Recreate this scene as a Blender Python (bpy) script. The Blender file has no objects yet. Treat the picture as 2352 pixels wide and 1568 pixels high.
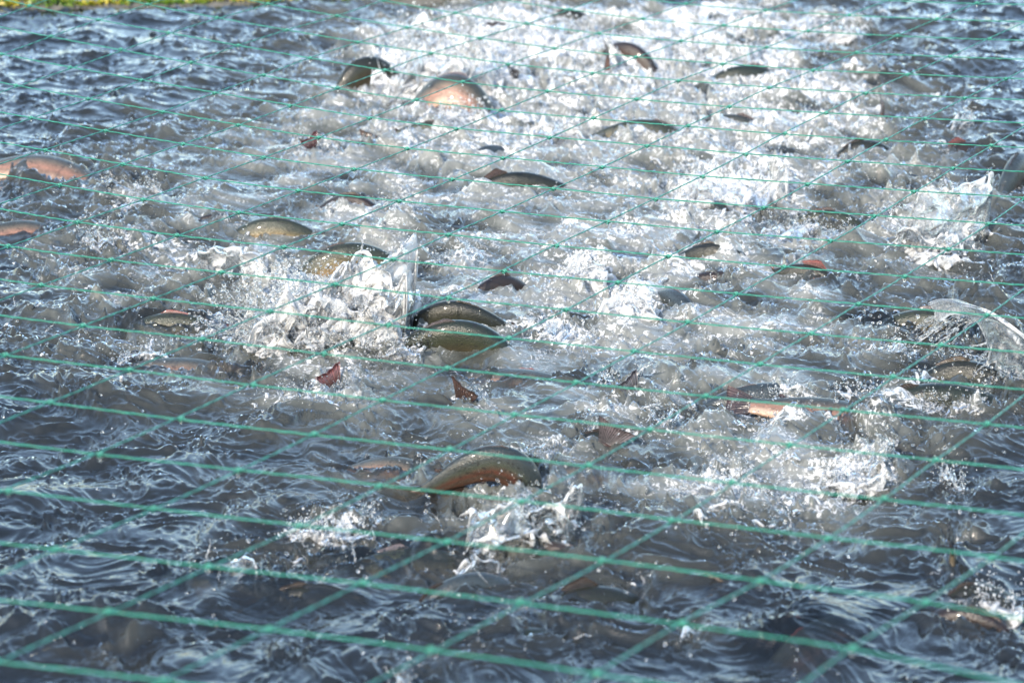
import bpy, math, random
import numpy as np

# ------------------------------------------------------------------ camera, light, exposure
SC = bpy.context.scene
COL = SC.collection
H_CAM, PITCH, FOC = 2.2, math.radians(17.0), 5.5      # FOC: focal length in half frame widths
cam_d = bpy.data.cameras.new('camera')
cam = bpy.data.objects.new('camera', cam_d)
COL.objects.link(cam)
cam.location = (0, 0, H_CAM)
cam.rotation_euler = (math.pi / 2 - PITCH, 0, 0)
cam_d.sensor_width = 36.0
cam_d.lens = FOC * 18.0
cam_d.clip_start, cam_d.clip_end = 0.1, 2000.0
cam_d.dof.use_dof = True
cam_d.dof.focus_distance = 7.4
cam_d.dof.aperture_fstop = 4.0
SC.camera = cam

SUN_EL, SUN_AZ = math.radians(29), math.atan2(-0.89, -0.46)   # azimuth of the sun as seen from the pond (behind the camera, left)
W = bpy.data.worlds.new('World')
SC.world = W
W.use_nodes = True
nt = W.node_tree
sky = nt.nodes.new('ShaderNodeTexSky')
sky.sky_type = 'NISHITA'
sky.sun_disc = False
sky.sun_elevation = SUN_EL
sky.sun_rotation = math.pi / 2 - SUN_AZ
sky.air_density, sky.dust_density, sky.ozone_density = 1.2, 1.5, 1.5
bg = nt.nodes['Background']
bg.inputs['Strength'].default_value = 0.15
nt.links.new(sky.outputs[0], bg.inputs['Color'])
sl = bpy.data.lights.new('sun', 'SUN')
sl.energy = 2.0
sl.angle = math.radians(0.5)
sl.color = (1.0, 0.90, 0.77)
sun = bpy.data.objects.new('sun', sl)
COL.objects.link(sun)
sd = np.array([math.cos(SUN_AZ) * math.cos(SUN_EL), math.sin(SUN_AZ) * math.cos(SUN_EL), math.sin(SUN_EL)])
from mathutils import Vector
sun.rotation_euler = Vector(sd).to_track_quat('Z', 'Y').to_euler()
SC.view_settings.view_transform = 'Standard'
SC.view_settings.look = 'None'
SC.view_settings.exposure = 1.82
SC.view_settings.gamma = 1.0
SC.cycles.caustics_reflective = False
SC.cycles.caustics_refractive = False
SC.cycles.max_bounces = 10
SC.cycles.transparent_max_bounces = 16
SC.cycles.sample_clamp_indirect = 4.0
try:
    SC.cycles.use_denoising = True
except Exception:
    pass

rng = np.random.default_rng(7)
random.seed(7)
CP, SP = math.cos(PITCH), math.sin(PITCH)
RGT, UPV, FWD = np.array([1., 0, 0]), np.array([0, SP, CP]), np.array([0, CP, -SP])


def pix(X, Y, z=0.0):
    """point at height z seen at (X, Y) of the 2352 px wide photograph"""
    u, v = (X - 1176) / 1176, (784 - Y) / 1176
    d = u * RGT + v * UPV + FOC * FWD
    t = (z - H_CAM) / d[2]
    return np.array([0, 0, H_CAM]) + d * t


def unpix(x, y, z=0.0):
    dz = z - H_CAM
    dep = y * CP - dz * SP
    return 1176 + 1176 * FOC * x / dep, 784 - 1176 * FOC * (y * SP + dz * CP) / dep


def pxm(Y):
    """metres per photo pixel at the water seen on row Y"""
    p = pix(1176, Y)
    return (p[1] * CP + H_CAM * SP) / (FOC * 1176)


# ------------------------------------------------------------------ mesh helpers
def mesh(name, V, F, attrs=None, uv=None, smooth=True):
    V = np.asarray(V, np.float32)
    me = bpy.data.meshes.new(name)
    me.vertices.add(len(V))
    me.vertices.foreach_set('co', V.ravel())
    if isinstance(F, np.ndarray):
        n, k = F.shape
        idx = F.ravel().astype(np.int32)
        start = np.arange(n, dtype=np.int32) * k
        tot = np.full(n, k, np.int32)
    else:
        tot = np.array([len(f) for f in F], np.int32)
        idx = np.array([i for f in F for i in f], np.int32)
        start = np.concatenate([[0], np.cumsum(tot)[:-1]]).astype(np.int32)
    me.loops.add(len(idx))
    me.loops.foreach_set('vertex_index', idx)
    me.polygons.add(len(tot))
    me.polygons.foreach_set('loop_start', start)
    try:
        me.polygons.foreach_set('loop_total', tot)
    except Exception:
        pass
    me.polygons.foreach_set('use_smooth', np.full(len(tot), smooth))
    for k, a in (attrs or {}).items():
        a = np.asarray(a, np.float32)
        at = me.attributes.new(k, 'FLOAT', 'POINT')
        at.data.foreach_set('value', a)
    if uv is not None:
        l = me.uv_layers.new(name='UVMap')
        l.data.foreach_set('uv', np.asarray(uv, np.float32)[idx].ravel())
    me.update(calc_edges=True)
    me.validate()
    return me


def obj(name, me, m, parent=None):
    o = bpy.data.objects.new(name, me)
    if m is not None:
        me.materials.append(m)
    COL.objects.link(o)
    if parent is not None:
        o.parent = parent
    return o


def thing(name, label, cat, loc, group=None):
    o = bpy.data.objects.new(name, None)
    COL.objects.link(o)
    o.location = tuple(float(c) for c in loc)
    o.empty_display_size = 0.05
    o['label'], o['category'] = label, cat
    if group:
        o['group'] = group
    return o


class MB:
    """collects pieces into one mesh"""
    def __init__(s):
        s.V, s.F, s.A, s.n = [], [], [], 0

    def add(s, V, F, a=0.0):
        V = np.asarray(V, float)
        s.V.append(V)
        s.F.extend([[i + s.n for i in f] for f in F])
        s.A.append(np.broadcast_to(np.asarray(a, float), (len(V),)))
        s.n += len(V)

    def build(s, name, m, parent=None, attr='white', off=None, smooth=True):
        V = np.concatenate(s.V)
        if off is not None:
            V = V - np.asarray(off)
        return obj(name, mesh(name, V, s.F, {attr: np.concatenate(s.A)}, smooth=smooth), m, parent)


def grid_faces(nu, nv, wrap=False):
    """nu rows of nv verts -> quads"""
    i, j = np.meshgrid(np.arange(nu - 1), np.arange(nv if wrap else nv - 1), indexing='ij')
    j2 = (j + 1) % nv
    return np.stack([i * nv + j, i * nv + j2, (i + 1) * nv + j2, (i + 1) * nv + j], -1).reshape(-1, 4)


def ico(sub):
    import bmesh
    bm = bmesh.new()
    bmesh.ops.create_icosphere(bm, subdivisions=sub, radius=1.0)
    V = np.array([v.co[:] for v in bm.verts])
    F = [[v.index for v in f.verts] for f in bm.faces]
    bm.free()
    return V, F


ICO1, ICO2 = ico(1), ico(2)


def norm(v):
    return v / (np.linalg.norm(v) + 1e-12)


def tube(P, R, k=6):
    """closed tapered tube through P with radii R -> V, F"""
    P = np.asarray(P, float)
    n = len(P)
    T = np.gradient(P, axis=0)
    T /= np.linalg.norm(T, axis=1, keepdims=True) + 1e-12
    ref = np.array([0, 0, 1.0]) if abs(T[0][2]) < .9 else np.array([1.0, 0, 0])
    N = np.cross(T, ref)
    N /= np.linalg.norm(N, axis=1, keepdims=True) + 1e-12
    B = np.cross(T, N)
    a = np.arange(k) / k * 2 * math.pi
    R = np.broadcast_to(np.asarray(R, float), (n,))
    V = P[:, None] + R[:, None, None] * (np.cos(a)[None, :, None] * N[:, None] + np.sin(a)[None, :, None] * B[:, None])
    F = grid_faces(n, k, True).tolist()
    F.append(list(range(k))[::-1])
    F.append([(n - 1) * k + i for i in range(k)])
    return V.reshape(-1, 3), F


# ------------------------------------------------------------------ noise fields (periodic, 8.192 m tile)
NT, TS = 2048, 8.192


def band(lam, seed, bw=0.45, stretch=1.0, ang=0.0):
    r = np.random.default_rng(seed)
    k = np.fft.fftfreq(NT, TS / NT)
    kr = np.fft.rfftfreq(NT, TS / NT)
    KY, KX = np.meshgrid(k, kr, indexing='ij')
    a, b = KX * math.cos(ang) + KY * math.sin(ang), -KX * math.sin(ang) + KY * math.cos(ang)
    K = np.hypot(a * stretch, b) + 1e-9
    f = np.exp(-0.5 * (np.log(K * lam) / bw) ** 2)
    s = np.fft.rfft2(r.standard_normal((NT, NT))) * f
    n = np.fft.irfft2(s, (NT, NT))
    return (n / n.std()).astype(np.float32)


def samp(A, x, y):
    fx, fy = (x / TS * NT) % NT, (y / TS * NT) % NT
    ix, iy = np.floor(fx).astype(np.int32), np.floor(fy).astype(np.int32)
    dx, dy = (fx - ix).astype(np.float32), (fy - iy).astype(np.float32)
    ix %= NT
    iy %= NT
    x2, y2 = (ix + 1) % NT, (iy + 1) % NT
    return (A[iy, ix] * (1 - dx) + A[iy, x2] * dx) * (1 - dy) + (A[y2, ix] * (1 - dx) + A[y2, x2] * dx) * dy


def sstep(a, b, x):
    t = np.clip((x - a) / (b - a), 0, 1)
    return t * t * (3 - 2 * t)


# ------------------------------------------------------------------ materials
def mat(name):
    m = bpy.data.materials.new(name)
    m.use_nodes = True
    nt = m.node_tree
    nt.nodes.clear()
    return m, nt


class NB:
    def __init__(s, nt):
        s.nt = nt

    def n(s, t, **kw):
        nd = s.nt.nodes.new('ShaderNode' + t)
        for k, v in kw.items():
            setattr(nd, k, v)
        return nd

    def set(s, sock, v):
        if isinstance(v, bpy.types.NodeSocket):
            s.nt.links.new(v, sock)
        elif isinstance(v, (tuple, list)) and len(v) == 3 and sock.type == 'RGBA':
            sock.default_value = (*v, 1)
        else:
            sock.default_value = v

    def math(s, op, a, b=0.0, c=0.0, clamp=False):
        nd = s.n('Math', operation=op, use_clamp=clamp)
        for i, v in enumerate((a, b, c)):
            s.set(nd.inputs[i], v)
        return nd.outputs[0]

    def mixc(s, f, a, b):
        nd = s.n('Mix', data_type='RGBA')
        s.set(nd.inputs[0], f)
        s.set(nd.inputs[6], a)
        s.set(nd.inputs[7], b)
        return nd.outputs[2]

    def mixs(s, f, a, b):
        nd = s.n('MixShader')
        s.set(nd.inputs[0], f)
        s.nt.links.new(a, nd.inputs[1])
        s.nt.links.new(b, nd.inputs[2])
        return nd.outputs[0]

    def ramp(s, f, stops):
        nd = s.n('ValToRGB')
        el = nd.color_ramp.elements
        while len(el) < len(stops):
            el.new(0.5)
        for e, (p, c) in zip(el, stops):
            e.position = p
            e.color = (*c, 1) if len(c) == 3 else c
        s.set(nd.inputs[0], f)
        return nd.outputs[0]

    def maprange(s, v, a, b, c=0.0, d=1.0, smooth=True):
        nd = s.n('MapRange', interpolation_type='SMOOTHSTEP' if smooth else 'LINEAR')
        s.set(nd.inputs[0], v)
        for i, q in zip((1, 2, 3, 4), (a, b, c, d)):
            s.set(nd.inputs[i], q)
        return nd.outputs[0]

    def noise(s, vec, scale, detail=3.0, rough=0.5, dist=0.0):
        nd = s.n('TexNoise')
        if vec is not None:
            s.set(nd.inputs['Vector'], vec)
        nd.inputs['Scale'].default_value = scale
        nd.inputs['Detail'].default_value = detail
        nd.inputs['Roughness'].default_value = rough
        nd.inputs['Distortion'].default_value = dist
        return nd.outputs['Fac']

    def voro(s, vec, scale, feature='F1', rnd=1.0):
        nd = s.n('TexVoronoi', feature=feature)
        s.set(nd.inputs['Vector'], vec)
        nd.inputs['Scale'].default_value = scale
        nd.inputs['Randomness'].default_value = rnd
        return nd

    def attr(s, name):
        return s.n('Attribute', attribute_name=name).outputs['Fac']

    def bump(s, h, strength=0.5, dist=0.01, normal=None):
        nd = s.n('Bump')
        nd.inputs['Strength'].default_value = strength
        nd.inputs['Distance'].default_value = dist
        s.set(nd.inputs['Height'], h)
        if normal is not None:
            s.nt.links.new(normal, nd.inputs['Normal'])
        return nd.outputs[0]

    def out(s, sh):
        o = s.n('OutputMaterial')
        s.nt.links.new(sh, o.inputs['Surface'])


def bsdf(b, kind, col=None, rough=None, normal=None, **kw):
    nd = b.n('Bsdf' + kind)
    if col is not None:
        b.set(nd.inputs['Base Color' if kind == 'Principled' else 'Color'], col)
    if rough is not None and 'Roughness' in nd.inputs:
        b.set(nd.inputs['Roughness'], rough)
    if normal is not None and 'Normal' in nd.inputs:
        b.nt.links.new(normal, nd.inputs['Normal'])
    for k, v in kw.items():
        b.set(nd.inputs[k], v)
    return nd.outputs[0]


def water_material():
    m, nt = mat('pond_water')
    b = NB(nt)
    pos = b.n('NewGeometry').outputs['Position']
    foam, aer = b.attr('foam'), b.attr('aeration')
    mp = b.n('Mapping')
    b.set(mp.inputs['Vector'], pos)
    mp.inputs['Scale'].default_value = (1, 0.8, 1)
    v = mp.outputs[0]
    fine = b.noise(v, 55, 4, 0.55, 0.6)
    bub = b.voro(v, 140).outputs['Distance']
    speck = b.noise(v, 170, 2, 0.6)
    hgt = b.math('ADD', b.math('MULTIPLY', fine, b.math('MULTIPLY_ADD', aer, 0.5, 0.3)), b.math('MULTIPLY', speck, b.math('MULTIPLY', foam, 0.6)))
    nrm = b.bump(hgt, 0.4, 0.01)
    # foam: lace of the attribute broken up by bubbles
    f = b.math('ADD', foam, b.math('MULTIPLY', b.math('SUBTRACT', speck, 0.5), 0.45))
    f = b.math('ADD', f, b.math('MULTIPLY', b.math('SUBTRACT', b.noise(v, 34, 4, 0.6, 1.0), 0.5), 0.5))
    wv = b.n('Mapping')
    b.set(wv.inputs['Vector'], pos)
    wv.inputs['Scale'].default_value = (1, 0.7, 1)
    fil = b.math('ABSOLUTE', b.math('SUBTRACT', b.noise(wv.outputs[0], 22, 5, 0.55, 1.6), 0.5))
    fil = b.math('SUBTRACT', 1.0, b.maprange(fil, 0.0, 0.07))
    f = b.math('ADD', f, b.math('MULTIPLY', b.math('SUBTRACT', fil, 0.3), 0.42))
    w2 = b.n('Mapping')
    b.set(w2.inputs['Vector'], pos)
    w2.inputs['Scale'].default_value = (0.6, 1.0, 1)
    fl2 = b.math('ABSOLUTE', b.math('SUBTRACT', b.noise(w2.outputs[0], 13, 6, 0.6, 2.2), 0.5))
    fl2 = b.math('SUBTRACT', 1.0, b.maprange(fl2, 0.0, 0.085))
    f = b.math('ADD', f, b.math('MULTIPLY', fl2, b.math('MULTIPLY', b.maprange(aer, 0.3, 0.95), 0.5)))
    f = b.maprange(f, 0.38, 1.02)
    f = b.math('MULTIPLY', f, b.maprange(b.math('MAXIMUM', foam, b.math('MULTIPLY', aer, 0.35)), 0.04, 0.2))
    cl = b.math('MULTIPLY_ADD', b.noise(v, 15, 6, 0.66, 0.9), 1.3, 0.35)
    murk = b.ramp(b.math('MULTIPLY', aer, cl), [(0.0, (0.009, 0.012, 0.015)), (0.25, (0.040, 0.042, 0.036)), (0.6, (0.093, 0.098, 0.087)), (1.0, (0.18, 0.186, 0.172))])
    # light scatters below the surface, so the murk hardly shows the slope of the ripples
    vm = b.n('VectorMath', operation='SCALE')
    b.set(vm.inputs[0], b.n('NewGeometry').outputs['Normal'])
    vm.inputs['Scale'].default_value = 0.42
    va = b.n('VectorMath', operation='ADD')
    b.set(va.inputs[0], vm.outputs[0])
    va.inputs[1].default_value = (0, 0, 0.58)
    vn = b.n('VectorMath', operation='NORMALIZE')
    b.set(vn.inputs[0], va.outputs[0])
    body = bsdf(b, 'Diffuse', murk, None, vn.outputs[0])
    tr = bsdf(b, 'Transparent', (0.86, 0.88, 0.84))
    tf = b.math('MULTIPLY', b.math('SUBTRACT', 1.0, b.maprange(aer, 0.15, 0.85)), b.math('MULTIPLY_ADD', b.attr('clear'), 0.5, 0.22))
    body = b.mixs(tf, body, tr)
    gl = bsdf(b, 'Glossy', (1, 1, 1), 0.03, nrm)
    fr = b.n('Fresnel')
    fr.inputs['IOR'].default_value = 1.38
    b.nt.links.new(nrm, fr.inputs['Normal'])
    wet = b.mixs(fr.outputs[0], body, gl)
    nf = b.bump(b.math('ADD', b.math('MULTIPLY', bub, 0.5), fine), 0.4, 0.01)
    fo = bsdf(b, 'Principled', (0.50, 0.51, 0.515), 0.55, nf, IOR=1.2)
    b.out(b.mixs(f, wet, fo))
    return m


def splash_material():
    m, nt = mat('splash_water')
    b = NB(nt)
    pos = b.n('NewGeometry').outputs['Position']
    w = b.attr('white')
    n1 = b.noise(pos, 45, 4, 0.6, 1.2)
    n2 = b.noise(pos, 150, 3, 0.6)
    nrm = b.bump(b.math('ADD', n1, b.math('MULTIPLY', n2, 0.3)), 0.45, 0.012)
    f = b.math('ADD', w, b.math('MULTIPLY', b.math('SUBTRACT', n1, 0.5), 1.0))
    f = b.math('ADD', f, b.math('MULTIPLY', b.math('SUBTRACT', n2, 0.5), 0.5))
    f = b.maprange(f, 0.3, 0.8, 0.0, 0.92)
    rf = bsdf(b, 'Refraction', (0.97, 0.98, 0.98), 0.0, nrm, IOR=1.33)
    tr = bsdf(b, 'Transparent', (0.96, 0.97, 0.97))
    gl = bsdf(b, 'Glossy', (1, 1, 1), 0.02, nrm)
    fr = b.n('Fresnel')
    fr.inputs['IOR'].default_value = 1.4
    b.nt.links.new(nrm, fr.inputs['Normal'])
    clear = b.mixs(fr.outputs[0], b.mixs(0.55, rf, tr), gl)
    df = b.mixs(0.45, bsdf(b, 'Diffuse', (0.67, 0.685, 0.70), None, nrm), bsdf(b, 'Translucent', (0.67, 0.685, 0.70)))
    fo = b.mixs(0.06, df, gl)
    b.out(b.mixs(f, clear, fo))
    return m


def fish_material(name, back, flank, band_c, belly, spots=1.0, band_w=1.0):
    """UV: x = distance along the body in body lengths, y = -1 belly .. 1 back"""
    m, nt = mat(name)
    b = NB(nt)
    uv = b.n('UVMap').outputs[0]
    sep = b.n('SeparateXYZ')
    b.set(sep.inputs[0], uv)
    x, y = sep.outputs[0], sep.outputs[1]
    mp = b.n('Mapping')
    b.set(mp.inputs['Vector'], uv)
    mp.inputs['Scale'].default_value = (1.0, 0.13, 1.0)
    v = mp.outputs[0]
    yy = b.math('ADD', y, b.math('MULTIPLY', b.math('SUBTRACT', b.noise(v, 9, 3), 0.5), 0.35))
    h = b.math('MULTIPLY_ADD', yy, 0.5, 0.5)
    mid = tuple((p * .55 + q * .45) for p, q in zip(flank, band_c))
    col = b.ramp(h, [(0.0, belly), (0.20, belly), (0.33, mid), (0.43, band_c), (0.52, mid), (0.61, flank), (0.76, back), (1.0, tuple(c * .8 for c in back))])
    blot = b.noise(v, 26, 3, 0.6)
    col = b.mixc(b.math('MULTIPLY', b.maprange(blot, 0.45, 0.75), 0.35), col, tuple(c * 0.5 for c in flank))
    sc = b.voro(v, 125, rnd=0.7)
    scl = b.maprange(sc.outputs['Distance'], 0.15, 0.75)
    col = b.mixc(b.math('MULTIPLY', scl, b.math('MULTIPLY', blot, 0.6)), col, (0.02, 0.02, 0.018))
    sp = b.voro(v, 42)
    spot = b.math('SUBTRACT', 1.0, b.maprange(sp.outputs['Distance'], 0.22, 0.36))
    sepc = b.n('SeparateColor')
    b.nt.links.new(sp.outputs['Color'], sepc.inputs[0])
    spot = b.math('MULTIPLY', spot, b.maprange(sepc.outputs[0], 0.3, 0.35))
    spot = b.math('MULTIPLY', spot, b.math('MULTIPLY', b.maprange(h, 0.3, 0.55), spots))
    col = b.mixc(b.math('MULTIPLY', spot, 0.85), col, (0.012, 0.012, 0.012))
    nrm = b.bump(b.math('ADD', sc.outputs['Distance'], b.math('MULTIPLY', b.noise(v, 12, 3), 1.5)), 0.35, 0.004)
    gp = bsdf(b, 'Principled', col, b.math('MULTIPLY_ADD', blot, 0.25, 0.2), nrm, **{'IOR': 1.37, 'Metallic': 0.1, 'Coat Weight': 0.3, 'Coat Roughness': 0.08, 'Coat IOR': 1.33})
    b.out(gp)
    return m


def fin_material(name, c1, c2):
    m, nt = mat(name)
    b = NB(nt)
    uv = b.n('UVMap').outputs[0]
    wv = b.n('TexWave', wave_type='BANDS', bands_direction='Y')
    b.set(wv.inputs['Vector'], uv)
    wv.inputs['Scale'].default_value = 4.5
    wv.inputs['Distortion'].default_value = 1.5
    sep = b.n('SeparateXYZ')
    b.set(sep.inputs[0], uv)
    sp = b.voro(uv, 7)
    col = b.mixc(b.maprange(sep.outputs[0], 0.2, 1.0), c1, c2)
    col = b.mixc(b.math('MULTIPLY', wv.outputs['Fac'], 0.5), col, tuple(c * .35 for c in c1))
    col = b.mixc(b.math('SUBTRACT', 0.8, b.maprange(sp.outputs['Distance'], 0.15, 0.3, 0, .8)), col, (0.015, 0.013, 0.012))
    nrm = b.bump(wv.outputs['Fac'], 0.5, 0.003)
    p = bsdf(b, 'Principled', col, 0.22, nrm, **{'Coat Weight': 0.4})
    b.out(b.mixs(0.12, p, bsdf(b, 'Translucent', col)))
    return m


def simple(name, col, rough=0.5, **kw):
    m, nt = mat(name)
    b = NB(nt)
    pos = b.n('NewGeometry').outputs['Position']
    n = b.noise(pos, kw.pop('scale', 30), 4, 0.6)
    c = b.mixc(n, tuple(x * .65 for x in col), tuple(min(1, x * 1.3) for x in col))
    b.out(bsdf(b, 'Principled', c, rough, b.bump(n, 0.3, 0.005), **kw))
    return m


def twine_material():
    m, nt = mat('green_twine')
    b = NB(nt)
    uv = b.n('UVMap').outputs[0]
    wv = b.n('TexWave', wave_type='BANDS', bands_direction='DIAGONAL')
    b.set(wv.inputs['Vector'], uv)
    wv.inputs['Scale'].default_value = 1.0
    n = b.noise(b.n('NewGeometry').outputs['Position'], 40, 3)
    col = b.mixc(wv.outputs['Fac'], (0.009, 0.095, 0.066), (0.042, 0.28, 0.21))
    col = b.mixc(b.math('MULTIPLY', n, 0.5), col, (0.03, 0.19, 0.145))
    p = bsdf(b, 'Principled', col, 0.42, b.bump(wv.outputs['Fac'], 0.8, 0.002))
    b.out(p)
    return m


M_WATER = water_material()
M_SPLASH = splash_material()
M_TWINE = twine_material()
FISHM = {
    'dark': fish_material('dark_trout_skin', (0.010, 0.012, 0.008), (0.022, 0.023, 0.013), (0.04, 0.028, 0.016), (0.08, 0.066, 0.046)),
    'gold': fish_material('golden_trout_skin', (0.022, 0.028, 0.018), (0.085, 0.072, 0.038), (0.24, 0.165, 0.085), (0.34, 0.24, 0.17)),
    'pink': fish_material('pink_trout_skin', (0.035, 0.04, 0.036), (0.11, 0.09, 0.07), (0.27, 0.145, 0.105), (0.34, 0.235, 0.175), 0.5),
    'blue': fish_material('bluish_trout_skin', (0.03, 0.042, 0.05), (0.048, 0.055, 0.05), (0.08, 0.06, 0.05), (0.2, 0.19, 0.17), 0.7),
    'red': fish_material('red_banded_trout_skin', (0.020, 0.028, 0.031), (0.038, 0.045, 0.034), (0.07, 0.026, 0.017), (0.085, 0.042, 0.028), 1.0),
    'brown': fish_material('brown_trout_skin', (0.018, 0.011, 0.010), (0.036, 0.02, 0.017), (0.05, 0.022, 0.017), (0.08, 0.042, 0.032)),
    'olive': fish_material('olive_trout_skin', (0.012, 0.018, 0.012), (0.022, 0.026, 0.014), (0.036, 0.03, 0.016), (0.06, 0.05, 0.034), 1.0),  # olive darkened so the colour carries shade on the trout beside the big splash
}
FINM = {
    'brown': fin_material('brown_fin', (0.035, 0.023, 0.020), (0.075, 0.047, 0.040)),
    'pink': fin_material('pink_fin', (0.07, 0.03, 0.027), (0.22, 0.07, 0.068)),
    'grey': fin_material('grey_fin', (0.05, 0.044, 0.047), (0.12, 0.10, 0.11)),
    'dark': fin_material('dark_fin', (0.018, 0.014, 0.012), (0.05, 0.036, 0.03)),
}
M_EYE = simple('fish_eye', (0.01, 0.01, 0.01), 0.08, scale=200)

# ------------------------------------------------------------------ the water surface
#   blobs in photo pixels (X, Y, rx, ry, strength): where the fish churn the pond
CHURN = [
    (480, 300, 170, 70, .3), (250, 330, 170, 50, .25),
    (120, 620, 200, 80, .35), (430, 620, 160, 90, .45), (120, 780, 200, 70, .35), (300, 900, 250, 60, .3), (1000, 1000, 250, 50, .25), (1500, 1180, 250, 60, .35), (2100, 620, 200, 60, .4),
    (1150, 120, 420, 130, 1.0), (1050, 230, 240, 90, .8), (1500, 130, 330, 110, .8), (1720, 200, 330, 120, .8), (1900, 60, 260, 60, .5),
    (1350, 330, 420, 110, .65), (1900, 330, 300, 110, .6), (900, 330, 260, 90, .5), (700, 330, 130, 60, .4),
    (1680, 430, 220, 80, .9), (2150, 480, 200, 110, .9), (250, 520, 230, 90, .6), (280, 440, 120, 50, .6), (120, 390, 150, 50, .4),
    (720, 700, 240, 150, 1.0), (900, 470, 120, 60, .5), (1080, 560, 110, 60, .5), (1400, 660, 200, 110, .9), (1300, 760, 150, 60, .6),
    (1850, 520, 180, 70, .6), (1700, 600, 160, 70, .6), (2250, 760, 180, 130, .8), (2050, 780, 120, 70, .7), (360, 760, 260, 80, .55),
    (700, 910, 160, 60, .7), (1080, 920, 80, 50, .5), (1150, 1070, 260, 60, .5), (1400, 980, 110, 50, .6), (1480, 890, 120, 60, .5),
    (1720, 960, 200, 70, .8), (2130, 930, 220, 70, .8), (2000, 1040, 120, 70, .9), (1680, 1100, 150, 60, .9), (1850, 1130, 220, 90, .7),
    (1200, 1200, 200, 100, .9), (760, 1210, 160, 60, .8), (1100, 1300, 120, 60, .7), (1450, 1340, 160, 60, .6), (1700, 1240, 200, 60, .5),
    (2200, 1230, 90, 40, .5), (2250, 1390, 120, 60, .6), (510, 1310, 120, 50, .5), (650, 1290, 110, 40, .5), (250, 1500, 160, 50, .45), (950, 1530, 90, 40, .4),
    (1230, 1460, 190, 40, .5), (1590, 1460, 120, 40, .4), (1780, 760, 160, 60, .5), (1650, 820, 120, 50, .3), (2050, 200, 160, 60, .5),
]
FOAM = [
    (480, 330, 130, 30, .2), (520, 440, 150, 25, .25), (60, 640, 120, 18, .25), (250, 690, 150, 16, .25), (430, 880, 160, 20, .25),
    (130, 600, 150, 30, .25), (330, 600, 120, 40, .25), (140, 690, 140, 25, .2), (90, 820, 120, 20, .2), (2300, 560, 80, 30, .3), (2080, 640, 120, 20, .2), (1550, 1000, 90, 20, .3), (1380, 1170, 90, 16, .25), (870, 1290, 90, 15, .2), (1850, 1300, 120, 18, .2),
    (1080, 120, 260, 110, 1.0), (960, 170, 130, 70, .5), (1250, 70, 260, 60, .7), (1500, 100, 200, 70, .75), (1700, 130, 170, 60, .85), (1640, 30, 160, 45, .9), (1830, 60, 190, 28, .8),
    (1060, 300, 150, 60, .6), (1250, 280, 140, 45, .55), (1480, 190, 280, 60, .5), (1850, 290, 170, 60, .6), (1900, 210, 170, 35, .6), (1680, 260, 120, 40, .3),
    (1680, 430, 140, 60, 1.0), (1740, 380, 130, 50, .7), (2150, 500, 90, 80, .85), (1450, 520, 180, 30, .75), (1350, 430, 220, 30, .3),
    (740, 740, 150, 95, 1.0), (560, 590, 70, 40, .4), (860, 740, 110, 60, .6), (930, 450, 40, 35, .7), (1080, 570, 60, 35, .6),
    (1330, 620, 80, 40, .9), (1440, 690, 80, 45, 1.0), (1260, 760, 90, 30, .8), (1350, 780, 70, 20, .5), (260, 560, 90, 40, .4), (290, 440, 70, 30, .5),
    (700, 920, 90, 40, .7), (1080, 915, 45, 25, .6), (1740, 960, 130, 40, .7), (1950, 1090, 110, 50, .75), (1680, 1110, 80, 40, .85), (2000, 1010, 40, 50, .7), (1830, 1150, 150, 30, .4),
    (2140, 930, 100, 40, .5), (2230, 950, 60, 30, .5), (1760, 740, 60, 20, .6), (1860, 740, 60, 18, .5), (1650, 810, 120, 15, .5), (1900, 680, 50, 15, .6),
    (750, 1200, 90, 25, .8), (1180, 1210, 110, 50, .35), (1100, 1290, 50, 20, .6), (690, 1295, 60, 15, .6), (2200, 1235, 30, 9, .9), (1590, 1450, 50, 18, .8), (1080, 1510, 80, 18, .5),
    (400, 580, 60, 25, .5), (450, 560, 50, 15, .4), (160, 760, 120, 30, .15), (540, 240, 60, 25, .4), (2270, 240, 60, 20, .2),
]
AER = [
    (420, 420, 330, 110, .22), (150, 560, 250, 80, .15),
    (1250, 560, 700, 330, .30), (1500, 850, 650, 260, .22), (1650, 1100, 500, 160, .22), (1100, 1120, 420, 110, .2), (700, 560, 300, 110, .25),
    (1350, 250, 560, 260, .75), (1100, 100, 380, 120, .4), (1750, 300, 380, 160, .35), (1600, 60, 400, 70, .35), (1450, 560, 420, 140, .4), (1350, 720, 330, 130, .35), (2100, 500, 200, 130, .3),
    (750, 720, 240, 160, .4), (700, 350, 330, 150, .3), (1650, 750, 380, 120, .25), (1800, 1050, 330, 150, .3), (1250, 980, 350, 110, .18), (250, 700, 280, 120, .22), (750, 930, 260, 80, .18), (400, 840, 300, 70, .15),
]


def blobs(L, X, Y):
    o = np.zeros_like(X)
    for bx, by, rx, ry, s in L:
        d = ((X - bx) / rx) ** 2 + ((Y - by) / ry) ** 2
        o = np.maximum(o, 0) + s * np.exp(-d * 1.1) * (1 - np.clip(o, 0, 1) * 0.6)
    return o


N_SW = band(0.75, 1, .35, 1.4, 0.5)
N_A = band(0.34, 2, .40, 1.0)
N_B = band(0.16, 3, .45, 1.15, 0.25)
N_C = band(0.075, 4, .45, 1.25, 0.12)
N_D = band(0.036, 5, .45, 1.25, -.1)
N_E = band(0.02, 9, .35, 1.35, .2)
N_F = band(0.5, 6, .6)
N_G = band(0.11, 7, .5)
FROTH = []     # (x, y, radius, strength): froth where a body breaks the surface
CLEAR = []     # (x, y, radius, strength): clearer water over a pale body
BUMPS = []     # (x, y, radius, height): water heaped over and around the fish


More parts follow.
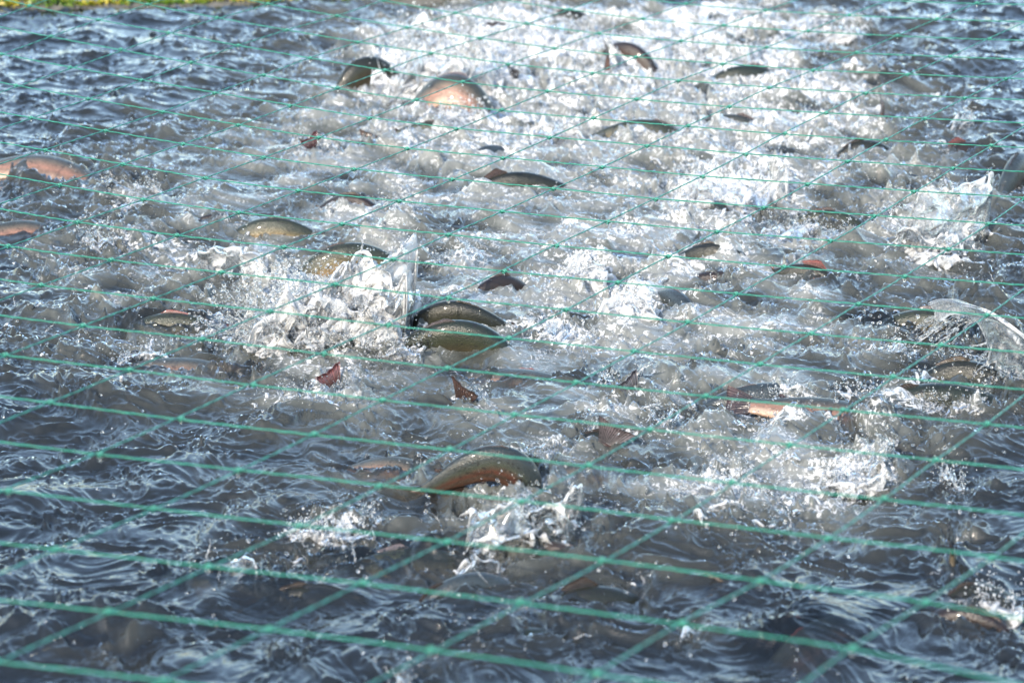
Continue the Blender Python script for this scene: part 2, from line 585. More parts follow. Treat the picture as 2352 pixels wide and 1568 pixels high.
def water_fields(x, y):
    """height, foam, aeration at world x, y"""
    X, Y = unpix(x, y)
    act = np.clip(blobs(CHURN, X, Y) * 0.9, 0, 1.15)
    fm = np.clip(blobs(FOAM, X, Y), 0, 1.2) * (.8 + .2 * sstep(250, 650, Y))
    fm = fm * np.clip(.85 + .45 * samp(N_F, x + 4, y + 1), .25, 1.15)
    ae = np.clip(blobs(AER, X, Y) + .03 + .07 * np.exp(-((X - 1150) / 1100) ** 4 - ((Y - 700) / 520) ** 4), 0, 1)
    mid = np.exp(-((X - 1200) / 1150) ** 4 - ((Y - 700) / 560) ** 4)
    act = np.clip(act + .08 * mid, 0, 1.15)
    fm = np.clip(fm + .05 * mid, 0, 1.2)
    s0 = samp(N_SW, x, y)
    a = samp(N_A, x + .03 * s0, y)
    wx, wy = x + .035 * a + .02 * samp(N_F, x, y), y + .035 * samp(N_A, x + 3.1, y + 1.7)
    b_ = samp(N_B, wx, wy)
    c = samp(N_C, wx + .012 * b_, wy + .012 * samp(N_B, x + 2, y + 3))
    d = samp(N_D, wx + .006 * c, wy + .008 * c)
    e = samp(N_E, wx + .004 * c, wy + .004 * d)
    cr = lambda n, k: n + k * (n * n - 1)
    calm = np.clip(.95 + .45 * samp(N_F, x + 1, y + 5), .4, 1.6)
    h = .009 * s0 + (.0046 + .0085 * act) * cr(a, .2) + (.0026 + .0052 * act) * cr(b_, .3)
    h = h + (.0017 * calm + .0042 * act) * cr(c, .4) + (.0012 * calm + .0021 * act) * cr(d, .45) + (.0005 * calm + .0010 * act) * e
    # thrown up ridges and fingers where the water is broken
    rid = np.clip(1 - np.abs(samp(N_G, wx, wy)) * 1.6, 0, 1) ** 2
    rid2 = np.clip(1 - np.abs(c) * 1.3, 0, 1) ** 2
    up = np.clip(b_ + .4 * a, 0, 2.2)
    brk = np.clip(fm * 1.1 + act * .3 - .15, 0, 1.2)
    h = h + brk * (.0048 * rid * up + .007 * rid2 * np.clip(b_ + c * .6, 0, 2.5) + .0008 * d + .0007 * e)
    for bx, by, r, hh in BUMPS:
        q = (x - bx) ** 2 + (y - by) ** 2
        msk = q < (3 * r) ** 2
        if msk.any():
            h[msk] += hh * np.exp(-q[msk] / r ** 2)
    lace = np.clip(1 - np.abs(b_ * .55 + c * .5 + .25 * samp(N_G, wx + 1, wy)) * 1.25, 0, 1)
    lace2 = np.clip(1 - np.abs(c * .6 + d * .5) * 1.2, 0, 1)
    crest = np.clip(a * .25 + b_ * .45 + c * .25, -1, 1.5)
    foam = fm * (.20 + .46 * crest + .50 * lace + .36 * lace2) + (.46 * act + .12 * ae) * (lace ** 3) + .16 * act * lace2 ** 4 - .10
    aer = np.clip(ae * (.85 + .28 * samp(N_F, x, y + 2) + .15 * a) + .34 * act * (.7 + .4 * b_) + .35 * fm, 0, 1)
    for bx, by, r, hh in CLEAR:
        q = (x - bx) ** 2 + (y - by) ** 2
        msk = q < (2.5 * r) ** 2
        if msk.any():
            k = 1 - hh * np.exp(-(q[msk] / r ** 2) ** 2)
            aer[msk] *= k
            foam[msk] *= .4 + .6 * k
    for bx, by, r, hh in FROTH:
        q = (x - bx) ** 2 + (y - by) ** 2
        msk = q < (3 * r) ** 2
        if msk.any():
            foam[msk] += hh * np.exp(-q[msk] / r ** 2) * (.25 + .6 * lace[msk] + .5 * lace2[msk])
    foam = np.clip(foam, 0, 1)
    clear = np.zeros_like(x)
    for bx, by, r, hh in CLEAR:
        q = (x - bx) ** 2 + (y - by) ** 2
        clear = np.maximum(clear, np.exp(-(q / r ** 2) ** 2))
    return h, foam, aer, clear


def water_z(x, y):
    h, _, _, _ = water_fields(np.array([float(x)]), np.array([float(y)]))
    return float(h[0])


Y0, Y1 = 4.35, 12.75


def build_water():
    nx, ny = 1180, 1120
    t = np.linspace(0, 1, ny)
    ys = Y0 * (Y1 / Y0) ** t
    s = np.linspace(-1, 1, nx)
    yy = np.repeat(ys[:, None], nx, 1)
    xx = s[None] * (0.235 * ys + 0.45)[:, None]
    h, foam, aer, clear = [q.reshape(ny, nx) for q in water_fields(xx.ravel(), yy.ravel())]
    ex = sstep(0, .10, 1 - np.abs(s))[None] * sstep(0, .04, t)[:, None]
    h = h * ex
    # gentle horizontal pull that sharpens crests
    gx, gy = np.gradient(h, axis=1), np.gradient(h, axis=0)
    xs = xx.copy()
    # border rows / columns carry the sheet on to the far sides
    pad = lambda A, v0, v1: np.concatenate([v0, A, v1], 1)
    far = 60.0
    xx = pad(xx, np.full((ny, 1), -far), np.full((ny, 1), far))
    yy = pad(yy, yy[:, :1], yy[:, -1:])
    z1 = np.zeros((ny, 1))
    h, foam, aer, clear = [pad(q, z1, z1) for q in (h, foam, aer, clear)]
    row = lambda A, v: np.concatenate([np.full((1, A.shape[1]), v), A], 0)
    xx = np.concatenate([xx[:1], xx], 0)
    yy, h, foam, aer = row(yy, -40.0), row(h, 0.0), row(foam, 0.0), row(aer, 0.0)
    clear = row(clear, 0.0)
    R, Cc = xx.shape
    V = np.stack([xx, yy, h], -1).reshape(-1, 3)
    me = mesh('pond_water', V, grid_faces(R, Cc), {'foam': foam.ravel(), 'aeration': aer.ravel(), 'clear': clear.ravel()})
    o = obj('pond_water', me, M_WATER)
    o['kind'] = 'structure'
    o['label'] = 'churning grey pond water with blue sky reflections and white foam'
    # bed
    zb = -0.7
    V = [(-60, -40, zb), (60, -40, zb), (60, 14, zb), (-60, 14, zb)]
    o = obj('pond_bed', mesh('pond_bed', V, [[0, 1, 2, 3]]), simple('pond_mud', (0.035, 0.033, 0.028), 0.9, scale=5))
    o['kind'] = 'structure'
    o['label'] = 'dark muddy bed of the pond under the water'

# ------------------------------------------------------------------ trout
PROF_S = np.array([0, .012, .035, .08, .14, .20, .28, .36, .45, .55, .65, .74, .82, .87, .90])
PROF_H = np.array([.004, .016, .028, .046, .066, .083, .100, .110, .113, .107, .092, .071, .052, .045, .047])
PROF_W = np.array([.004, .014, .024, .037, .048, .055, .061, .064, .063, .057, .046, .034, .023, .018, .012])
NS, NR = 44, 24


class Fish:
    """a trout bent along its spine; built round the anchor point, parts are children of the Empty"""
    def __init__(s, P, heading, L, hump=0.0, side=0.0, roll=0.0, s0=.42, pitch=0.0, edge=True, spread=.3, wide=.16, dors=1.0):
        s.L, s.spread, s.dors = L, spread, dors
        n = 121
        S = np.linspace(0, 1.12, n)
        pt = np.radians(pitch) + hump * .5 * np.tanh((S - s0) / wide)
        pt = np.clip(pt, -1.45, 1.45)
        yw = np.radians(heading) + side * (s0 - S)
        # direction of the nose; walking to the tail goes the other way
        D = np.stack([np.cos(yw) * np.cos(pt), np.sin(yw) * np.cos(pt), np.sin(pt)], 1)
        step = -D * L * (S[1] - S[0])
        C = np.concatenate([[np.zeros(3)], np.cumsum((step[1:] + step[:-1]) / 2, 0)])
        side_v = np.stack([-np.sin(yw), np.cos(yw), np.zeros(n)], 1)
        up = np.cross(D, side_v)
        r = math.radians(roll)
        s.S, s.D = S, D
        s.Rt = side_v * math.cos(r) + up * math.sin(r)
        s.Up = up * math.cos(r) - side_v * math.sin(r)
        k = np.interp(s0, S, np.arange(n))
        s.C = C
        c0 = s.at(s0)
        a = c0[0] + (np.interp(min(s0, .9), PROF_S, PROF_H) * L * (1 if edge else 0)) * np.array([0, 0, 1.0])
        s.C = C - a           # anchor = top of the body at s0, at the origin

    def at(s, q):
        f = lambda A: np.array([np.interp(q, s.S, A[:, i]) for i in range(3)])
        return f(s.C), f(s.D), f(s.Rt), f(s.Up)

    def body(s):
        V, UV = [], []
        ss = np.interp(np.linspace(0, 1, NS), np.linspace(0, 1, len(PROF_S)), PROF_S)
        for q in ss:
            c, d, rt, up = s.at(q)
            hh, ww = np.interp(q, PROF_S, PROF_H) * s.L, np.interp(q, PROF_S, PROF_W) * s.L
            gill = 1 - .035 * math.exp(-((q - .205) / .008) ** 2)
            for j in range(NR):
                a = 2 * math.pi * j / NR
                sa, ca = math.sin(a), math.cos(a)
                y = np.sign(ca) * abs(ca) ** .92 * hh * gill
                x = np.sign(sa) * abs(sa) ** .85 * ww * gill
                if ca < 0:
                    y *= .98
                V.append(c + up * y + rt * x)
                UV.append((q, ca))
        F = grid_faces(NS, NR, True)[:, ::-1].tolist()
        F.append(list(range(NR)))
        F.append([(NS - 1) * NR + j for j in range(NR)][::-1])
        return V, F, UV

    def fin(s, root, out, thick=.0022, curve=0.0, nrm=None):
        """root, out: matching lists of points; a thin solid web between them"""
        n, k = len(root), 7
        V, UV = [], []
        root, out = np.array(root), np.array(out)
        nn = norm(np.cross(out[n // 2] - root[n // 2], root[-1] - root[0]))
        for sgn in (1, -1):
            for i in range(n):
                for j in range(k):
                    t = j / (k - 1)
                    rip = math.sin(i * 2.1) * .0022 * t
                    V.append(root[i] * (1 - t) + out[i] * t + nn * (sgn * thick * (1 - .75 * t) + rip + curve * t * t))
                    UV.append((t, i / (n - 1)))
        g = grid_faces(n, k)
        m = n * k
        F = g.tolist() + (g[:, ::-1] + m).tolist()
        rim = [i * k for i in range(n)] + [(n - 1) * k + j for j in range(1, k)] + [i * k + k - 1 for i in range(n - 2, -1, -1)] + [j for j in range(k - 2, 0, -1)]
        for a, b_ in zip(rim, rim[1:] + rim[:1]):
            F.append([b_, a, a + m, b_ + m])
        return V, F, UV

    def fins(s):
        L, o = s.L, {}
        def strip(s0, s1, n, base, prof, lean):
            rt_, ot = [], []
            for i in range(n):
                t = i / (n - 1)
                c, d, r_, u = s.at(s0 + (s1 - s0) * t)
                hh = np.interp(s0 + (s1 - s0) * t, PROF_S, PROF_H) * L
                p = c + u * hh * base
                rt_.append(p)
                ot.append(p + u * np.sign(base) * prof(t) * L - d * lean * prof(t) * L)
            return rt_, ot
        o['dorsal_fin'] = [s.fin(*strip(.42, .55, 9, .94, lambda t: .058 * s.dors * (1 - .6 * t) * min(1, .3 + 5 * t), .95))]
        o['adipose_fin'] = [s.fin(*strip(.735, .765, 5, .92, lambda t: .030 * (.5 + .5 * math.sin(t * 3)), .9))]
        o['anal_fin'] = [s.fin(*strip(.68, .77, 7, -.94, lambda t: .075 * (1 - .55 * t) * min(1, .35 + 4 * t), .5))]
        # tail
        rt_, ot = [], []
        c, d, r_, u = s.at(.885)
        for i in range(13):
            t = i / 12 * 2 - 1
            w = .044 * L
            rt_.append(c + u * w * t * .95)
            ln = (.125 + .024 * abs(t) ** 1.5) * L * (1 - .25 * max(0, abs(t) - .7))
            ot.append(c + u * (.118 * L * t) - d * ln)
        o['tail_fin'] = [s.fin(rt_, ot, .003, .012)]
        for nm, q, hb, ln, n in (('pectoral_fin', .225, -.62, .115, 7), ('pelvic_fin', .53, -.8, .085, 6)):
            o[nm] = []
            for sg in (1, -1):
                rt_, ot = [], []
                for i in range(n):
                    t = i / (n - 1)
                    c, d, r_, u = s.at(q + .035 * t)
                    hh, ww = np.interp(q, PROF_S, PROF_H) * L, np.interp(q, PROF_S, PROF_W) * L
                    p = c + u * hh * hb + r_ * sg * ww * (.80 if hb > -.7 else .6)
                    rt_.append(p)
                    e = ln * L * (1 - .45 * t) * min(1, .55 + 2 * t)
                    ot.append(p + norm(r_ * sg * .85 * s.spread - u * (.12 + .3 * s.spread) - d * (.95 - .6 * s.spread + .5 * t)) * e)
                o[nm].append(s.fin(rt_, ot))
        return o


FIN_PARTS = ('dorsal_fin', 'adipose_fin', 'anal_fin', 'tail_fin', 'pectoral_fin', 'pelvic_fin')


def trout(X, Y, e, heading, L, hump, side, roll, s0, pitch, skin, fin, label, edge=True, group='trout thrashing in the pond'):
    """(X, Y): photo pixel of the highest point, e: its height above the water there"""
    e *= (.85 if s0 > 1 or e > .08 else .75 if Y < 450 else .62) if Y < 1240 else .45
    P = pix(X, Y, e)
    for _ in range(2):
        P = pix(X, Y, e + .7 * water_z(P[0], P[1]))
    L *= .88
    if skin not in ('pink', 'red'):
        roll *= .4
    q = random.Random(int(X * 7 + Y))
    wide = .10 + .14 * q.random()
    if s0 < 1:
        hump *= .8
        if not pitch and e > .02:
            pitch = q.uniform(-16, 16)
    f = Fish(P, heading, L, hump, side, roll, s0, pitch, edge, 1.0 if 'spread' in label else .25, wide,
             1.0 if 'raised' in label or 'pointing' in label else q.uniform(.15, .6))
    t = thing('trout', label, 'fish', P, group)
    V, F, UV = f.body()
    obj('body', mesh('body', V, F, uv=np.array(UV)), FISHM[skin], t)
    for nm, lst in f.fins().items():
        for (V, F, UV) in lst:
            o = obj(nm, mesh(nm, V, F, uv=np.array(UV)), FINM[fin], t)
    for sg in (1, -1):
        c, d, r_, u = f.at(.062)
        ww = np.interp(.062, PROF_S, PROF_W) * L
        hh = np.interp(.062, PROF_S, PROF_H) * L
        V = ICO2[0] * .011 * L + c + r_ * sg * ww * .86 + u * hh * .42
        obj('eye', mesh('eye', V, ICO2[1]), M_EYE, t)
    # broken water where the body cuts the surface
    for k in range(10):
        c = f.at(.15 + .7 * q.random())[0] + P
        if -.10 < c[2] < .05:
            a = q.uniform(0, 6.28)
            r = q.uniform(.03, .07)
            BUMPS.append((c[0] + r * math.cos(a), c[1] + r * math.sin(a), q.uniform(.02, .045), q.uniform(.003, .014)))
            FROTH.append((c[0] + r * math.cos(a), c[1] + r * math.sin(a), q.uniform(.02, .05), q.uniform(.08, .38) * (1 if Y < 1240 else .4)))
    if e < .036 and skin in ('pink', 'gold'):
        for u_ in (.15, .3, .45, .6, .75):
            c = f.at(u_)[0] + P
            CLEAR.append((c[0], c[1], .075, .3))
    # the water heaps up against a fish just under the surface
    if e < .02:
        for q in (.3, .5, .7):
            c = f.at(q)[0] + P
            if c[2] > -.16:
                BUMPS.append((c[0], c[1], .07, .012))
    return t


FISH = [
    # X, Y, e, heading, L, hump, side, roll, s0, pitch, skin, fin, label
    (1176, 1030, .115, 4, .48, 2.9, .2, 14, .38, -34, 'red', 'brown', 'large trout arching out of the foreground water with a red band on its side'),
    (1035, 688, .085, 172, .50, 1.2, -.5, -35, .40, -4, 'dark', 'dark', 'dark brown trout right of the big splash, rear one of two side by side'),  # dark skin stands in for the shade of the big splash
    (1060, 732, .095, -4, .58, 1.7, .2, 40, .40, -2, 'olive', 'grey', 'olive trout with spread spotted pectoral fin in front of the dark brown trout'),  # shade on the flank is put into the darkened olive skin
    (785, 560, .088, 6, .58, 1.7, .3, -12, .46, 0, 'gold', 'brown', 'golden scaled trout arched behind the big white splash'),
    (620, 500, .062, 176, .52, 1.3, -.4, 14, .44, 0, 'gold', 'grey', 'smooth greenish gold back of a trout up and left of the big splash'),
    (508, 490, .045, 10, .40, 1.2, .2, 0, .5, 0, 'brown', 'dark', 'small dark brown trout back touching the smooth gold one on its left'),
    (842, 130, .125, 28, .60, 2.3, 0, -10, .40, 8, 'dark', 'dark', 'nearly black trout hump standing at the left edge of the tall white spray'),
    (1045, 170, .17, -14, .72, 2.4, .3, -34, .46, -10, 'pink', 'grey', 'big grey backed trout with salmon pink belly inside the tall white spray'),
    (1000, 280, .06, 2, .55, 1.0, .3, -6, .48, 0, 'gold', 'brown', 'dark backed trout with gold flank lying just below the big pink bellied trout'),
    (1500, 276, .055, 178, .60, .9, -.3, 14, .45, 0, 'gold', 'brown', 'trout flashing bright gold along its side in the milky upper water'),
    (1690, 264, .05, 172, .52, 1.2, -.3, 12, .44, 0, 'pink', 'brown', 'pinkish trout with dark back right of the bright gold trout'),
    (1125, 333, .05, 215, .46, 1.8, 0, 0, .36, 6, 'blue', 'grey', 'blue grey rounded trout back below the gold flanked trout'),
    (1160, 398, .055, 4, .56, .9, .2, 4, .46, 0, 'dark', 'brown', 'long thin dark trout back in the middle water with its fin raised'),
    (815, 446, .05, -22, .46, 1.7, .2, 5, .45, -8, 'brown', 'dark', 'purplish brown trout beside a small white plume left of centre'),
    (1185, 144, .11, 120, .48, 1.2, 0, 0, 1.02, -62, 'dark', 'dark', 'dark trout tail standing up in the white spray right of the pink bellied trout'),
    (1306, 22, .05, 10, .50, 1.6, 0, 0, .42, 4, 'dark', 'dark', 'dark trout hump at the top edge right of centre'),
    (1146, 50, .06, 160, .50, 2.0, 0, 0, .40, 0, 'brown', 'brown', 'reddish brown trout back near the top edge above the white spray'),
    (1398, 86, .15, 100, .50, .9, 0, 0, 1.03, -68, 'brown', 'dark', 'black upright tail of a trout next to a brown trout head in the foam'),
    (1437, 96, .10, 150, .52, 2.2, 0, 0, .25, 12, 'brown', 'brown', 'reddish brown trout head lifted from the foam beside a black upright tail'),
    (1715, 150, .06, 188, .60, 1.2, -.3, 12, .42, 0, 'olive', 'grey', 'green backed trout sliding through foam in the upper right water'),
    (1990, 148, .06, 170, .56, 1.3, 0, 0, .38, 4, 'dark', 'dark', 'dark olive trout hump at the edge of the white water on the upper right'),
    (2033, 206, .15, 100, .52, .8, 0, 20, 1.04, -64, 'brown', 'brown', 'reddish brown tail fan sticking up on the upper right'),
    (2216, 326, .04, 20, .54, 1.0, 0, -10, .44, 4, 'brown', 'pink', 'orange flanked trout with a pink dorsal fin raised near the right edge'),
    (1982, 322, .045, 12, .50, 1.4, 0, 0, .44, 0, 'dark', 'dark', 'low dark trout back left of the pink finned trout'),
    (2345, 350, .10, 60, .60, 2.0, 0, 0, .40, 0, 'blue', 'grey', 'blue grey trout rounded out of the water at the right edge'),
    (110, 350, .085, -3, .74, .8, .2, -60, .45, 0, 'pink', 'grey', 'large salmon pink trout lying on the surface at the left edge'),
    (70, 503, .05, 18, .55, .6, 0, -50, .45, 0, 'pink', 'pink', 'pink trout under a skin of water at the left edge below the large pink one'),
    (712, 298, .085, 70, .50, .7, 0, 25, 1.04, -60, 'brown', 'pink', 'pink and brown tail fan in white froth above the smooth gold trout'),
    (1905, 482, .055, -6, .58, 1.3, .3, -18, .45, -2, 'gold', 'brown', 'golden orange trout left of the clear fan of water on the right'),
    (1655, 464, .05, 110, .48, 2.0, 0, 0, .40, 8, 'dark', 'dark', 'dark blunt trout back right below the spiky white splash'),
    (1660, 560, .055, -16, .50, 1.7, .2, -6, .38, 0, 'dark', 'dark', 'black trout shoulder under clear water in the right middle'),
    (1640, 622, .04, -12, .50, 1.2, .2, -6, .46, 0, 'brown', 'dark', 'dark brown trout back in front of the black trout shoulder'),
    (1868, 610, .045, -20, .48, 1.4, .2, 0, .48, 0, 'dark', 'pink', 'dark trout with a bright pink fin tip pointing up right of centre'),
    (1158, 632, .05, 30, .42, 2.4, 0, 0, .45, 0, 'brown', 'brown', 'small brown trout hump in open grey water behind the two dark trout'),
    (1560, 672, .05, -60, .48, 1.6, 0, -8, .42, 0, 'blue', 'grey', 'grey green trout side at the right end of the white foam crest'),
    (365, 722, .035, 176, .55, 1.1, 0, 18, .40, 0, 'gold', 'pink', 'pale golden trout under clear water with a pink fin tip on the left'),
    (758, 838, .07, 60, .46, .6, 0, 20, 1.02, -66, 'brown', 'pink', 'pink tipped tail poking up below the big splash'),
    (1080, 866, .085, 150, .48, .7, 0, 30, 1.03, -58, 'brown', 'brown', 'ragged brown tail fin standing in a small ring of splash below centre'),
    (1446, 856, .06, 60, .46, .7, 0, 10, 1.02, -62, 'dark', 'grey', 'dark grey fin tip throwing up a thin string of drops'),
    (1210, 842, .048, -14, .70, .4, .2, -58, .45, 0, 'pink', 'pink', 'long pale pink trout seen through the water below the two dark trout'),
    (1425, 958, .085, 190, .48, .8, 0, 25, 1.03, -40, 'brown', 'grey', 'rounded purplish grey tail fin leaning over the water right of centre'),
    (1405, 990, .04, 8, .50, 1.5, 0, 0, .42, 0, 'dark', 'dark', 'dark glistening trout back under the rounded grey tail fin'),
    (905, 1046, .05, 158, .58, .8, 0, 50, .30, 0, 'pink', 'pink', 'orange trout with a pink snout left of the large arching trout'),
    (1310, 1060, .05, 6, .60, .5, 0, -58, .45, 0, 'pink', 'grey', 'pale orange trout under the surface right of the large arching trout'),
    (1735, 880, .05, 4, .66, 1.0, .2, 12, .45, 0, 'blue', 'grey', 'greenish trout with fine black spots lying level right of centre'),
    (2110, 884, .05, -5, .72, 1.0, .2, 10, .45, 0, 'olive', 'dark', 'long olive green trout wet with drops below the arching sheet of water'),
    (2215, 828, .07, -14, .56, 1.9, .2, -14, .45, 0, 'dark', 'dark', 'bronze brown trout hump beneath the arching sheet of water'),
    (1950, 918, .036, -8, .62, .5, .2, -58, .45, 0, 'pink', 'brown', 'orange pink trout under broken water left of the long olive trout'),
    (2192, 1192, .125, 80, .46, .5, 0, 0, 1.04, -72, 'dark', 'dark', 'pointed black fin standing upright from a patch of foam on the lower right'),
    (2222, 1384, .08, 165, .50, 2.2, 0, -55, .44, 0, 'brown', 'brown', 'reddish brown spotted trout rising from dark water at the lower right'),
    (2225, 1343, .05, 20, .46, 1.8, 0, 0, .46, 0, 'dark', 'dark', 'black trout back behind the reddish spotted trout at the lower right'),
    (1910, 1416, .012, 40, .46, .7, 0, -20, .3, 4, 'pink', 'pink', 'small patch of a pink trout snout in dark ripples on the lower right'),
    (1362, 1346, .07, 18, .54, 1.3, 0, -8, .44, 0, 'dark', 'dark', 'dark greenish trout with a raised brown fin low in the middle'),
    (1078, 1316, .075, 20, .50, 1.9, 0, 0, .34, 8, 'blue', 'dark', 'steel blue trout back under the webbed clear splash'),
    (1278, 1244, .045, 160, .42, 2.0, 0, 0, .4, 0, 'brown', 'brown', 'brown lump of a trout at the right foot of the webbed clear splash'),
    (1590, 1328, .042, 170, .48, 1.5, 0, 0, .42, 0, 'brown', 'dark', 'dark purplish trout back right of the greenish trout with raised fin'),
    (2110, 712, .045, 170, .62, .9, 0, 22, .42, 0, 'gold', 'grey', 'pale golden trout under clear water left of the arching sheet'),
    (445, 818, .048, -12, .66, .5, 0, -58, .45, 0, 'pink', 'pink', 'dusky pink trout below the surface left of the big splash'),
    (510, 1318, .015, 172, .46, .8, 0, 20, .4, 0, 'pink', 'pink', 'pink trout cheek showing in ripples at the lower left'),
    (1190, 1440, .022, 4, .72, .7, 0, 0, .45, 0, 'olive', 'dark', 'long dark trout back rolling under a smooth wave at the bottom middle'),
    (930, 1262, .04, 12, .56, .4, 0, -50, .45, 0, 'gold', 'grey', 'tan trout faintly seen through the water left of the webbed clear splash'),
    (700, 1345, .03, 4, .54, 1.1, 0, 0, .45, 0, 'dark', 'dark', 'blackish trout back breaking ripples at the lower left'),
    (270, 1420, .01, 10, .60, .6, 0, -18, .45, 0, 'brown', 'dark', 'brown trout under the lowest ripples at the bottom left'),
]
